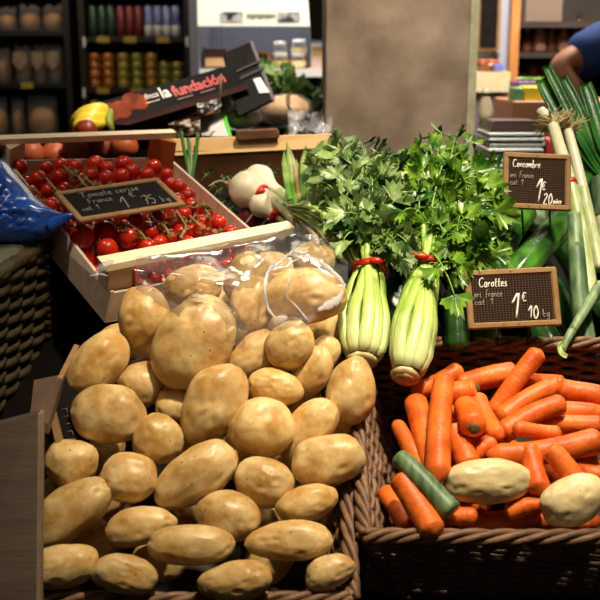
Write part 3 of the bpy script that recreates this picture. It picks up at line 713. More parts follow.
# clothes
mid = sh*.0 + (B(-.17, 0, shz-.02)*.22 + el*.78)
spts = [B(0, 0, .93), B(0, 0, 1.15), B(0, 0, shz-.14), B(0, -.01, shz+.005), B(-.17, 0, shz-.015), mid, B(.17, 0, shz-.015), B(.25, -.02, shz-.22)]
obj_sh = skin('shirt', spts, [(0, 1), (1, 2), (2, 3), (3, 4), (4, 5), (3, 6), (6, 7)], [(.175, .135), (.165, .125), (.19, .13), (.13, .095), .088, .066, .088, .066], 0, m_shirt, body)
skin('trousers', [B(0, 0, .97), B(-.09, 0, .90), B(-.1, -.01, .5), B(-.1, .02, .07), B(.09, 0, .90), B(.1, -.01, .5), B(.1, .02, .07)], [(0, 1), (1, 2), (2, 3), (0, 4), (4, 5), (5, 6)], [(.16, .12), .105, .075, .06, .105, .075, .06], 0, m_jeans, body)

# ------------------------------------------------------------------ cardboard carton behind the onions
cy0 = 1.915
a = PY(166, 141, cy0); b = PY(339, 135, cy0)
cart = thing('cardboard_carton', ((a.x+b.x)/2, cy0+.1, TZ), 'brown cardboard carton with pale rim and handle hole behind the onions', 'carton')
zt1 = PY(250, 151, cy0).z
obj('front_panel', MB().box(I4, a.x, b.x, cy0, cy0+.006, TZ, zt1), M['kraft_dark'], cart)  # shade on the carton walls is put into the darker kraft colour
obj('side_panel', MB().box(I4, a.x, a.x+.006, cy0+.006, cy0+.28, TZ, zt1), M['kraft_dark'], cart)
obj('side_panel', MB().box(I4, b.x-.006, b.x, cy0+.006, cy0+.28, TZ, zt1), M['kraft_dark'], cart)
obj('rear_panel', MB().box(I4, a.x, b.x, cy0+.274, cy0+.28, TZ, zt1), M['kraft_dark'], cart)
obj('base', MB().box(I4, a.x+.006, b.x-.006, cy0+.006, cy0+.274, TZ, TZ+.006), M['kraft_dark'], cart)
# rim flap: slopes back from the front edge; paler kraft paints it lit
def PZ(u, v, z):
    D = FW + (u-300)/1000*RT + (300-v)/1000*UP
    return CAM + D*((z-CAM.z)/D.z)
rim = MB()
A0 = PY(166, 156, cy0-.003); B0 = PY(339, 147, cy0-.003); A1 = PY(166, 139.5, cy0+.012); B1 = PY(339, 134, cy0+.012)
th = V((0, .004, .001))
rim.hexa([A0, B0, B0+th, A0+th, A1, B1, B1+th, A1+th])
obj('rim_flap', rim, M['kraft'], cart)
hm = MB()
q0 = PY(235, 140, cy0-.006); q1 = PY(279, 130, cy0-.006)
hm.rbox(frame(PY(236, 141.5, cy0+.008), V((1, 0, .055)), V((0, -1, .1))), 0, q1.x-q0.x, 0, .021, 0, .010, .007)
obj('handle_flap', hm, mat('kraft_core', '5E3C22', .85, c2='7A5230', scale=30), cart)

# ------------------------------------------------------------------ black fruit carton with red lettering
m_peach = mat('peach_print', 'A8481A', .6, .1, c2='5E1C0A', scale=22)
fb = thing('fruit_carton', P(190, 118, 2.3), 'tilted black fruit carton with red and white lettering and peach print', 'carton')
FL = [P(110, 124, 2.12), P(244, 84, 2.3)]; FT = [P(106, 99, 2.14), P(233, 59, 2.32)]
ex = (FL[1]-FL[0]).normalized(); ez = (FT[0]-FL[0]); ez = (ez-ex*ez.dot(ex)).normalized(); ey = ez.cross(ex)   # y points away
Wd = (FL[1]-FL[0]).length; H0 = .055
MBX = Matrix((ex, ey, ez)).transposed().to_4x4(); MBX.translation = FL[0]
obj('side_panel', MB().box(MBX, 0, Wd, 0, .005, 0, H0), M['black_card'], fb)
obj('rear_panel', MB().box(MBX, 0, Wd, .17, .175, 0, H0), M['black_card'], fb)
obj('end_panel', MB().box(MBX, 0, .005, .005, .17, -.0, H0*1.15), M['black_card'], fb)
obj('base', MB().box(MBX, .005, Wd, .005, .17, .0, .005), mat('carton_brown_inner', '5A3220', .6, c2='3A2018', scale=8), fb)
obj('lower_flap', MB().hexa([MBX @ V(c) for c in ((.03, -.016, -.022), (Wd, -.016, -.022), (Wd, -.013, -.022), (.03, -.013, -.022), (.0, -.002, -.001), (Wd, -.002, -.001), (Wd, .001, -.001), (.0, .001, -.001))]), mat('carton_flap_brown', '281410', .7, .1, c2='341C14', scale=8), fb)
# tall right end
E0, E1, E2, E3 = P(238, 116, 2.26), P(272, 100, 2.30), P(250, 42, 2.36), P(224, 53, 2.32)
nn = (E1-E0).cross(E3-E0).normalized(); nn = nn if nn.y > 0 else -nn
obj('end_panel', MB().hexa([E0, E1, E1+nn*.012, E0+nn*.012, E3, E2, E2+nn*.012, E3+nn*.012]), M['black_card'], fb)
rr = (E1-E0).normalized(); 
obj('end_edge', MB().hexa([E1, E1+rr*.008, E1+rr*.008+nn*.012, E1+nn*.012, E2, E2+rr*.008, E2+rr*.008+nn*.012, E2+nn*.012]), mat('edge_grey', '5A5258', .5, .2), fb)
def onE(a, b, o=.002): return E0+(E1-E0)*a+(E3-E0)*b - nn*o
mb = MB()
for (a0, a1, b0, b1) in ((.28, .98, .50, .54), (.05, .95, .63, .66)):
    mb.hexa([onE(a0, b0, .0002), onE(a1, b0, .0002), onE(a1, b0, .0015), onE(a0, b0, .0015), onE(a0, b1, .0002), onE(a1, b1, .0002), onE(a1, b1, .0015), onE(a0, b1, .0015)])
obj('end_stripe', mb, mat('stripe_grey', '2E2A30', .6, .2), fb)
mb = MB().hexa([onE(.70, .18, .0002), onE(.98, .12, .0002), onE(.98, .12, .002), onE(.70, .18, .002), onE(.62, .42, .0002), onE(.82, .40, .0002), onE(.82, .40, .002), onE(.62, .42, .002)])
obj('white_sticker', mb, m_white, fb)
def text(s, Mx, size, m, parent, name='lettering', off=0, ext=.0006, shear=0, align='LEFT'):
    c = bpy.data.curves.new(name, 'FONT'); c.body = s; c.size = size; c.extrude = ext; c.offset = off; c.shear = shear; c.align_x = align; c.resolution_u = 3
    t = bpy.data.objects.new(name, c); sc.collection.objects.link(t)
    me = bpy.data.meshes.new_from_object(t.evaluated_get(bpy.context.evaluated_depsgraph_get()))
    bpy.data.objects.remove(t)
    mb = MB(); mb.add([Mx @ v.co for v in me.vertices], [tuple(p.vertices) for p in me.polygons], False)
    return obj(name, mb, m, parent)
def onS(x, z, y=-.0012): return MBX @ V((x, y, z))
def MS(x, z):
    R_ = Matrix((ex, ez, -ey)).transposed().to_4x4(); R_.translation = onS(x, z); return R_
m_red = mat('print_red', 'B01812', .5, emit=None); m_pw = mat('print_white', 'D8D4CC', .5)
text('finca', MS(.103, .030), .019, m_pw, fb, off=.0001, shear=.2)
obj('underline', MB().box(MBX, .098, .135, -.0015, -.0002, .021, .0225), m_pw, fb)
text('la', MS(.142, .022), .038, m_pw, fb, off=.0008)
text('fundación', MS(.172, .018), .036, m_red, fb, off=.0010)
obj('small_print', MB().box(MBX, .175, .215, -.0014, -.0002, .0085, .0105).box(MBX, .235, .275, -.0014, -.0002, .0085, .0105), mat('print_dim', '8A6A60', .6), fb)
mb = MB()
for cx_, cz_, r_ in ((.016, .026, .022), (.040, .024, .023), (.072, .036, .022), (.088, .030, .020)):
    mb.blob(MBX @ Matrix.Translation((cx_, -.0006+.0002*r_, cz_)) @ Matrix.Diagonal((r_, .0014, r_, 1)), 20, 10)
obj('peach_print', mb, m_peach, fb)
# dark crate under the carton and peach boxes
def crate_simple(x0, x1, y0, y1, h, m, label, name='fruit_crate', cat='crate'):
    t = thing(name, ((x0+x1)/2, (y0+y1)/2, TZ), label, cat)
    for a_ in ((x0, x1, y0, y0+.006), (x0, x1, y1-.006, y1), (x0, x0+.006, y0+.006, y1-.006), (x1-.006, x1, y0+.006, y1-.006)):
        obj('side_panel', MB().box(I4, *a_, TZ+.0005, TZ+h), m, t)
    obj('base', MB().box(I4, x0+.006, x1-.006, y0+.006, y1-.006, TZ+.0005, TZ+.008), m, t)
    return t
crate_simple(-.66, -.30, 1.98, 2.20, .072, M['black_card'], 'low dark crate of peaches behind the tomato tray')
crate_simple(-.29, -.03, 2.24, 2.52, .10, M['black_card'], 'dark carton carrying the wrapped loaves behind the brown carton', 'bread_carton', 'carton')
m_fruit = mat('peach_skin', 'B8582A', .5, c2='7A2A1A', scale=14, sss=.1)
def fruit(u, v, d, r, label, m, name='peach', grp='peaches in the dark crate'):
    c = P(u, v, d); 
    o = obj(name, MB().blob(Matrix.Translation(c) @ Matrix.Scale(r, 4), 24, 16, lambda q: 1+.02*nz(q, 1.5, u)-.10*math.exp(-((q.x/.2)**2+(q.y/.2)**2))*(q.z > 0)-.03*math.exp(-(q.x/.12)**2)), m); tag(o, label, name.replace('_', ' '), grp)
    obj('stem', MB().sweep([c+V((0, 0, r*.86)), c+V((.001, 0, r*1.0))], [.0016, .0012], 6), M['root'], o)
for i, (u, v) in enumerate(((30, 154), (54, 156), (76, 151), (100, 148), (124, 147), (14, 152))):
    fruit(u, v, 2.10+.03*(i % 2), .030, 'orange red peach behind the tomato tray rail, %s' % ('nearly hidden, at far left of the row' if i == 5 else ordn[(1, 2, 3, 4, 5)[i]-0 if i < 5 else 0]+' from left in the row'), m_fruit)
fruit(86, 131, 2.02, .024, 'dark red peach in front of the bananas', mat('dark_plum', '6A2014', .4, c2='8A3018', scale=12))
fruit(152, 124, 2.3, .022, 'small orange peach peeping out below the black carton', m_fruit)
fruit(187, 121, 2.34, .022, 'small orange peach right of the crumpled papers', m_fruit)
# bananas
m_ban = mat('banana_yellow', 'D8B81E', .4, c2='E8D040', scale=16); m_bang = mat('banana_green', '7A8A22', .5)
bun = thing('banana_bunch', P(92, 124, 2.06), 'bunch of yellow bananas behind the tomato tray rail', 'bananas')
for k in range(5):
    pts = [P(109, 111+k*2.6, 2.10-.004*k), P(98-2*k, 109+k*4.0, 2.08-.010*k), P(84-1.5*k, 113+k*3.4, 2.07-.010*k), P(70+2.5*k, 124+k*1.6, 2.08-.010*k)]
    obj('banana', MB().sweep(smoothpath(pts, 14), [.004, .008, .012, .0135, .014, .0142, .0142, .014, .0138, .013, .012, .010, .007, .003], 7), m_ban, bun)
obj('stalk', MB().sweep([P(110, 111, 2.09), P(108, 121, 2.07), P(112, 131, 2.06)], [.008, .011, .006], 8), m_bang, bun)
# loaves in bags, papers
m_cream = mat('loaf_cream', 'D2C3A0', .6, c2='E6DCC4', scale=12); m_crust = mat('loaf_crust', '9A7248', .6, c2='CBA878', scale=24)
def loaf(u, v, d, a, b, c, rz, m, label, band=True):
    T = Matrix.Translation(P(u, v, d)) @ Matrix.Rotation(rz, 4, 'Y')
    o = thing('wrapped_loaf', P(u, v+10, d), label, 'bread', 'wrapped loaves behind the brown carton')
    f = lambda q: 1+.06*nz(q, 2, u)-.05*(q.z < -.5)
    obj('loaf', MB().blob(T @ Matrix.Diagonal((a, b, c, 1)), 28, 18, f), m, o)
    if band:
        mb = MB(); pth = [T @ V((a*.25+a*.1*math.sin(t*2), b*1.04*math.cos(t), c*1.05*math.sin(t))) for t in [math.pi*i/14 for i in range(15)]]
        mb.sweep(pth, [(.0055, .0012)]*15, 8, up=V((0, .3, 1))); mb2 = MB()
        obj('band', mb, M['kraft_dark'], o)
    obj('clear_wrapper', MB().blob(T @ Matrix.Diagonal((a*1.15, b*1.12, c*1.12, 1)), 32, 20, lambda q: 1+.10*nz(q, 3.5, u+3)), M['bagfilm'], o)
loaf(243, 118, 2.36, .046, .05, .026, -.12, m_cream, 'pale cream loaf with dark band, left of the two wrapped loaves')
loaf(285, 110, 2.42, .060, .05, .036, -.05, m_crust, 'larger brown crusted loaf, right of the two wrapped loaves')
mb = MB()
def wrapf(a, b):
    q = P(288+a*44, 112+b*30, 2.33+.05*nz((a*3, b*3, 1), 1.3)); return q + V((0, .03*math.sin(a*9+b*5), .012*nz((a*7, b*6, 3), 1.5)))
o = obj('plastic_wrap', MB().grid(wrapf, 18, 14), M['film_edge']); tag(o, 'crumpled clear plastic wrap beside the pillar over the brown carton', 'wrap')
m_paper2 = mat('paper_white', 'D9D6D2', .7, c2='BDB8B6', scale=18)
pd = obj('note_pad', MB().hexa([P(203, 141, 2.25), P(230, 140, 2.25), P(230, 140, 2.28), P(203, 141, 2.28), P(199, 118, 2.30), P(220, 111, 2.30), P(220, 111, 2.33), P(199, 118, 2.33)]), m_paper2)
tag(pd, 'white paper pad with bright green edge behind the brown carton', 'pad')
obj('green_edge', MB().hexa([P(230.2, 140, 2.25), P(233, 140, 2.25), P(233, 140, 2.28), P(230.2, 140, 2.28), P(220.2, 111, 2.30), P(224, 108, 2.30), P(224, 108, 2.33), P(220.2, 111, 2.33)]), mat('bright_green', '58C83A', .4), pd)
o = obj('pencil', MB().sweep([P(219, 112, 2.24), P(220, 92, 2.2), P(221, 73, 2.16)], [.0026, .0026, .002], 6), mat('pencil_cream', 'C8B49A', .5)); tag(o, 'thin pale stick standing up before the red lettering', 'stick')
obj('tip', MB().sweep([P(221, 73, 2.16), P(221.3, 69, 2.152)], [.002, .0004], 6), M['kraft_dark'], o)
for i, (u, v, a, b) in enumerate(((184, 128, 16, 8), (209, 106, 12, 5))):
    mb = MB().grid(lambda s, t: P(u+(s-.5)*2*a, v+(t-.5)*2*b-(s-.5)*6, 2.2+.05*nz((s*3, t*3, u), 2)), 14, 10)
    o = obj('crumpled_paper', mb, mat('paper_crumpled', 'C8B8A8', .7, c2='8A6A58', scale=40, contrast=.2) if i == 0 else m_white); tag(o, ('crumpled printed paper left of the green edged pad', 'small white paper scrap beside the stick')[i], 'paper')
# brown card flap under the fruit carton
o = obj('card_flap', MB().hexa([P(172, 126, 2.24), P(214, 112, 2.24), P(214, 112, 2.245), P(172, 126, 2.245), P(182, 108, 2.28), P(216, 100, 2.28), P(216, 100, 2.285), P(182, 108, 2.285)]), mat('flap_brown', '7A4A32', .7, c2='8A5A40', scale=9)); tag(o, 'brown cardboard flap under the black fruit carton', 'flap')
obj('fold', MB().sweep([P(182, 107.5, 2.28), P(216, 99.5, 2.28)], [.0022]*2, 6), M['kraft'], o)

# ------------------------------------------------------------------ leaves
def leaflet(mb, o, tip, nrm, size, curl, seed, m=0, lobes=3):
    """celery leaflet: lobed, serrated, folded along the midrib"""
    x = V(tip).normalized(); n = V(nrm); n = (n - x*n.dot(x))
    if n.length < 1e-4: n = x.orthogonal()
    n.normalize(); y = n.cross(x); K = 19
    vs = [V(o)]
    rr_ = random.Random(seed)
    for i in range(K):
        t = i/(K-1); th = (t-.5)*2*1.25
        env = .55+.45*math.cos(th*.9)
        lob = .80+.22*abs(math.cos(lobes*th*1.05+.0)); ser = 1.0 if i % 2 == 0 else .80
        r = size*env*lob*ser*(1+rr_.uniform(-.08, .08))
        px = r*math.cos(th); py = r*math.sin(th)*1.0
        pz = size*(.28*abs(py)/size*1.0 - curl*(px/size)**2 + .12*math.sin(px/size*5+py/size*6+seed))
        vs.append(V(o)+x*px+y*py+n*pz)
    mid = len(vs)
    for i in range(K):     # inner ring for curvature
        p = vs[1+i]; d = p-V(o); q = V(o)+d*.55; q += n*(-size*.05 + size*.05*((i*seed) % 3-1)*.6 + curl*size*.10); vs.append(q)
    fs = []
    for i in range(K-1):
        fs.append((0, mid+i, mid+i+1)); fs.append((mid+i, 1+i, 2+i, mid+i+1))
    mb.add(vs, fs, True, m)
def leaf_spray(mb_l, mb_s, path, size, nrm, seed, pairs=2, rs=.0022):
    n = len(path); rr_ = random.Random(seed)
    mb_s.sweep(path, [rs*(1-.6*i/(n-1)) for i in range(n)], 6)
    T = (path[-1]-path[-2]).normalized()
    def N(): return (V(nrm)+V((rr_.uniform(-1.1, 1.1), rr_.uniform(-1.1, 1.1), rr_.uniform(-.9, .9)))).normalized()
    leaflet(mb_l, path[-1]-T*size*.1, T, N(), size*1.05, rr_.uniform(.05, .5), seed)
    for k in range(pairs):
        i = max(1, int((n-1)*(1-.28*(k+1)))); p = path[i]; t = (path[i]-path[i-1]).normalized()
        sd = t.cross(V(nrm)).normalized()
        for s in (-1, 1):
            dr = (t*.55+sd*s*rr_.uniform(.7, 1.1)+V(nrm)*rr_.uniform(-.2, .3)).normalized()
            q = p+dr*size*rr_.uniform(.25, .5); mb_s.sweep([p, (p+q)/2+V((0, 0, .001)), q], [rs*.6, rs*.5, rs*.4], 5)
            leaflet(mb_l, q, dr, N(), size*rr_.uniform(.7, .98), rr_.uniform(.05, .5), seed+k*7+s)

def celery(butt, bandp, fan, widths, label, leafmat, sprays, seed, stalk_n=11, bandw=.021, size=(.024, .037)):
    """butt, bandp, fan: world points along the axis; sprays: list of end points"""
    rr_ = random.Random(seed)
    root = thing('celery_bunch', butt, label, 'celery')
    ax = (bandp-butt); L_ = ax.length; ax.normalize()
    toc = (CAM-butt); toc = (toc-ax*toc.dot(ax)).normalized(); sd = ax.cross(toc).normalized()
    prof = widths   # list of (t along axis, radius)
    def R(t):
        for (t0, r0), (t1, r1) in zip(prof, prof[1:]):
            if t <= t1: f = (t-t0)/(t1-t0); f = f*f*(3-2*f); return r0+(r1-r0)*f
        return prof[-1][1]
    # ribbed half-moon section
    sec = []
    for k in range(22):
        a = 2*math.pi*k/22; x, y = math.cos(a), math.sin(a)
        if y > 0: y = y*(1+.13*math.cos(9*a)) 
        else: y = y*.35
        sec.append((x, y))
    for ringi, (nst, rf, wst, mm) in enumerate(((stalk_n, 1.0, .0088, M['celery']), (8, .62, .0085, M['celery_in']))):
        for k in range(nst):
            an = 2*math.pi*(k+.5*ringi+rr_.uniform(-.18, .18))/nst
            rad_ = toc*math.cos(an)+sd*math.sin(an)
            pts = []; ws = []
            nn_ = 22
            ext = rr_.uniform(1.3, 1.75); jit = rr_.uniform(.90, 1.06)
            for i in range(nn_):
                t = i/(nn_-1)*ext
                c = butt+ax*L_*t
                if t > 1: c = bandp+(fan-bandp).normalized()*L_*(t-1)
                r = R(t)*rf*jit + (0 if t < 1 else (t-1)*.035*rf)
                pts.append(c+rad_*r+sd*.003*math.sin(t*4+k))
                g = min(1, t/.12); w_ = wst*(.85+.25*g*(1-min(1, t)))*(1.0 if t < .6 else max(.46, 1-.75*(t-.6)))
                ws.append((w_, w_*.75*(.9 if t > .1 else .7)))
            # orientation: 'up' along radial for each
            mb = MB(); k_ = len(sec); vs = []; jit = rr_.uniform(.92, 1.06)
            for i in range(nn_):
                tt = (pts[min(i+1, nn_-1)]-pts[max(i-1, 0)]).normalized(); uu = (rad_-tt*rad_.dot(tt)).normalized(); s2 = tt.cross(uu)
                for x, y in sec: vs.append(pts[i]+s2*x*ws[i][0]+uu*y*ws[i][1])
            fs = [(i*k_+j, i*k_+(j+1) % k_, (i+1)*k_+(j+1) % k_, (i+1)*k_+j) for i in range(nn_-1) for j in range(k_)]
            fs += [tuple(reversed(range(k_))), tuple(range((nn_-1)*k_, nn_*k_))]
            mb.add(vs, fs)
            so = obj('stalk', mb, mm, root); at_ = so.data.attributes.new('pale', 'FLOAT', 'POINT')
            pv = [max(0, min(1, .95-(i_/(nn_-1)*ext)*1.9)) for i_ in range(nn_) for _ in range(k_)]
            at_.data.foreach_set('value', (pv+[0]*len(so.data.vertices))[:len(so.data.vertices)])
    Mb = aim(butt-ax*.004, ax)
    b_ = obj('butt', MB().blob(Mb @ Matrix.Diagonal((R(0)*1.12, R(0)*1.12, .008, 1)), 24, 12, lambda q: 1+.08*nz(q, 4, seed)), M['butt'], root)
    obj('root_scar', MB().blob(aim(butt-ax*.010, ax) @ Matrix.Diagonal((R(0)*.78, R(0)*.78, .005, 1)), 18, 8, lambda q: 1+.2*nz(q, 6, seed)), M['root'], b_)
    # rubber band
    rb = bandw; pts = []
    for i in range(33):
        a = 2*math.pi*i/32; pts.append(bandp+ax*.002*math.sin(3*a)+toc*math.cos(a)*rb*1.0+sd*math.sin(a)*rb)
    mb = MB()
    vs = []
    for p in pts:
        o_ = (p-bandp).normalized()
        for x, y in ((-1, -1), (1, -1), (1, 1), (-1, 1)): vs.append(p+ax*x*.0042+o_*y*.0011)
    mb.add(vs, [(i*4+j, i*4+(j+1) % 4, (i+1)*4+(j+1) % 4, (i+1)*4+j) for i in range(32) for j in range(4)], True)
    kn = bandp+toc*rb*1.05+sd*rb*.45*(1 if seed % 2 else -1)
    mb.blob(aim(kn, sd) @ Matrix.Diagonal((.0055, .0045, .011, 1)), 12, 8, lambda q: 1+.25*nz(q, 3, seed))
    obj('rubber_band', mb, M['band'], root)
    ml_, ms_ = MB(), MB()
    for i, (end, nrm) in enumerate(sprays):
        st_ = bandp+ax*rr_.uniform(.0, .03)+sd*rr_.uniform(-.013, .013)+toc*rr_.uniform(-.01, .012)
        c1 = st_+ax*rr_.uniform(.05, .11)*(1 if (end-bandp).dot(ax) > .06 else .5); c2 = end-(end-c1)*.35+V((0, 0, rr_.uniform(0, .03)))
        leaf_spray(ml_, ms_, bez(st_, c1, c2, end, 12), rr_.uniform(*size), nrm, seed*100+i, pairs=2)
    obj('petioles', ms_, M['petiole'], root)
    obj('foliage', ml_, leafmat, root)
    return root
def inpoly(u, v, poly):
    c = False; n = len(poly)
    for i in range(n):
        x1, y1 = poly[i]; x2, y2 = poly[(i+1) % n]
        if (y1 > v) != (y2 > v) and u < (x2-x1)*(v-y1)/(y2-y1)+x1: c = not c
    return c
def spray_points(poly, n, d_of, thick, seed, mind):
    rr_ = random.Random(seed); out = []; tries = 0; us = [p[0] for p in poly]; vs = [p[1] for p in poly]
    while len(out) < n and tries < 20000:
        tries += 1; u = rr_.uniform(min(us), max(us)); v = rr_.uniform(min(vs), max(vs))
        if not inpoly(u, v, poly): continue
        if any((u-a)**2+(v-b)**2 < mind**2 for a, b, _ in out[-int(n*.5):]): continue
        out.append((u, v, d_of(u, v)+rr_.uniform(-thick, thick*.6)))
    return [(P(*q), V((rr_.uniform(-.5, .5), -.75, .75+rr_.uniform(-.2, .4))).normalized()) for q in out]

# ------------------------------------------------------------------ wicker baskets
def weave(mb, fn, L_, H_, pitch=.0072, r=.0040, stake=.028, amp=.0045, seed=1, rows=None):
    """fn(s,h)->(point, outward normal); L_ length along wall, H_ height (down)"""
    rr_ = random.Random(seed); n = rows or int(H_/pitch); ns = max(2, int(L_/stake))
    for i in range(n):
        h = (i+.5)*H_/n; pts = []; ws = []
        j = rr_.uniform(-.0012, .0012); rr2 = r*rr_.uniform(.8, 1.12); m_ = ns*5
        for k in range(m_+1):
            s = L_*k/m_
            p, nn_ = fn(s, h+j+.0018*nz((s*14, i*3.1, seed), 1))
            pts.append(p+nn_*amp*math.sin(math.pi*(s/L_*ns)+math.pi*i)); ws.append(rr2*(1+.15*nz((s*40, i, seed), 1)))
        mb.sweep(pts, ws, 6, up=fn(0, 0)[1])
def stakes(mb, fn, L_, H_, stake=.028, r=.003):
    ns = max(2, int(L_/stake))
    for k in range(ns+1):
        s = L_*k/ns; mb.sweep([fn(s, -.004)[0], fn(s, H_*.5)[0], fn(s, H_)[0]], [r]*3, 6, up=fn(0, 0)[1])
def rimcoil(mb, pts, r=.0042, R=.0058, turns=3, n=70, strands=4):
    pth = smoothpath(pts, n); 
    for q in range(strands):
        out = []
        for i in range(n):
            t = (pth[min(i+1, n-1)]-pth[max(i-1, 0)]).normalized(); a = 2*math.pi*(turns*i/n+q/strands)
            u_ = t.cross(GZ).normalized(); w_ = u_.cross(t)
            out.append(pth[i]+u_*R*math.cos(a)+w_*R*math.sin(a))
        mb.sweep(out, [r]*n, 7)
def basket(x0, x1, s0, s1, depth, h0, label, m, splay=.10, walls='FBLR', r=.0040, seed=1, turns=3.5, spl={}):
    root = thing('wicker_basket', G((x0+x1)/2, (s0+s1)/2, h0-depth), label, 'basket')
    def wall(a, b, inn, k):
        L_ = (G(b[0], b[1])-G(a[0], a[1])).length
        A_, B_ = G(a[0], a[1], h0), G(b[0], b[1], h0); dirv = (B_-A_)/L_; nin = inn
        def fn(s, h): 
            shrink = (h/depth)*spl.get(k, splay)*depth
            return A_+dirv*s - GZ*h + nin*shrink, -nin
        return fn, L_
    W = {'F': ((x0, s0), (x1, s0), GY), 'B': ((x0, s1), (x1, s1), -GY), 'L': ((x0, s0), (x0, s1), RT), 'R': ((x1, s0), (x1, s1), -RT)}
    for k in walls:
        a, b, inn = W[k]; fn, L_ = wall(a, b, V(inn), k); mb = MB(); weave(mb, fn, L_, depth, seed=seed+ord(k), r=r)
        stakes(mb, fn, L_, depth)
        obj('woven_wall', mb, m, root)
    mb = MB()
    if 'F' in walls: rimcoil(mb, [G(x0, s0, h0+.003), G((x0+x1)/2, s0-.002, h0+.003), G(x1, s0, h0+.003)], turns=turns)
    if 'B' in walls: rimcoil(mb, [G(x0, s1, h0+.003), G((x0+x1)/2, s1, h0+.003), G(x1, s1, h0+.003)], turns=turns)
    if 'L' in walls: rimcoil(mb, [G(x0, s0, h0+.003), G(x0, (s0+s1)/2, h0+.003), G(x0, s1, h0+.003)], turns=turns)
    if 'R' in walls: rimcoil(mb, [G(x1, s0, h0+.003), G(x1, (s0+s1)/2, h0+.003), G(x1, s1, h0+.003)], turns=turns)
    obj('rim', mb, m, root)
    mb = MB().box(MG, x0+.012, x1-.012, s0+.012, s1-.012, h0-depth-.002, h0-depth+.003); obj('base', mb, M['wicker_shaded'], root)  # base coloured dark to paint the shade beneath the vegetables
    return root
xr = onG(362, 500).x
basket(xr+.0, .47, -.002, .315, .135, -.002, 'brown wicker basket holding the carrots', M['wicker'], seed=3, splay=.15, spl={'L': .42}, r=.0042)
basket(-.300, xr-.016, -.075, .290, .130, -.014, 'brown wicker basket holding the potatoes', M['wicker'], seed=9, splay=.18, spl={'R': .35}, walls='FBR', r=.0042)

# cucumber crate behind carrots basket
crt = thing('plastic_crate', G(.24, .55, -.149), 'black plastic crate behind the carrot basket holding cucumbers', 'crate')
for x0, x1, s0, s1 in ((.03, .47, .335, .343), (.03, .47, .73, .738), (.03, .038, .343, .73), (.462, .47, .343, .73)):
    obj('side_panel', MB().box(MG, x0, x1, s0, s1, -.149, -.03), M['black'], crt)
obj('base', MB().box(MG, .038, .462, .343, .73, -.149, -.142), M['black'], crt)
crt = thing('plastic_crate', G(-.10, .55, -.149), 'black plastic crate under the white onions behind the potatoes', 'crate')
for x0, x1, s0, s1 in ((-.11, .022, .335, .343), (-.11, .022, .73, .738), (-.11, -.102, .343, .73), (.014, .022, .343, .73)):
    obj('side_panel', MB().box(MG, x0, x1, s0, s1, -.149, -.09), M['black'], crt)
obj('base', MB().box(MG, -.102, .014, .343, .73, -.149, -.142), M['black'], crt)

# ------------------------------------------------------------------ potatoes
def potato(cx, cy, a, b, ang, layer, label, seed, group='potatoes heaped in the basket', dd=None, name='potato', m=None, tilt=0):
    d = (1.10+(540-cy)/280*.26 + layer*.045) if dd is None else dd
    a *= d/1000*.99; b *= d/1000*.99; rr_ = random.Random(seed)
    c = P(cx, cy, d); t = math.radians(ang)
    X = RT*math.cos(t)+UP*math.sin(t); X = (X+FW*tilt).normalized(); Z = (FW*-1); Y = Z.cross(X).normalized(); Z = X.cross(Y)
    T = Matrix((X, Y, Z)).transposed().to_4x4(); T.translation = c
    cc = min(a, b)*rr_.uniform(.86, .98)
    eyes = []
    for k in range(rr_.randint(7, 11)):
        q = V((rr_.gauss(0, 1), rr_.gauss(0, 1), abs(rr_.gauss(0, 1)))).normalized(); eyes.append((q, rr_.uniform(.02, .06)))
    asym = rr_.uniform(-.10, .10); bend = rr_.uniform(-.10, .10)
    def f(q):
        r = 1+.10*nz(q, 1.1, seed)+.035*nz(q, 2.6, seed)+.010*nz(q, 7, seed)
        for e, dp in eyes:
            g = q.dot(e)
            if g > .9: r -= dp*math.exp(-(1-g)/.004) - dp*.25*math.exp(-((1-g)-.025)**2/.0003)
        return r
    sp = 2.12
    mb = MB(); nu, nv = 60, 40; mb.blob(Matrix.Identity(4), nu, nv, None)
    vs = []
    for q in mb.v:
        s_ = (abs(q.x)**sp+abs(q.y)**sp+abs(q.z)**sp)**(-1/sp); r = f(q)*s_
        p = q*r; k = 1+asym*p.x; p = V((p.x*a, p.y*b*k+bend*b*(p.x*p.x-.4), p.z*cc*k)); vs.append(T @ p)
    mb.v = vs
    o = obj(name, mb, m or M['potato']); tag(o, label, 'potato', group)
    return o
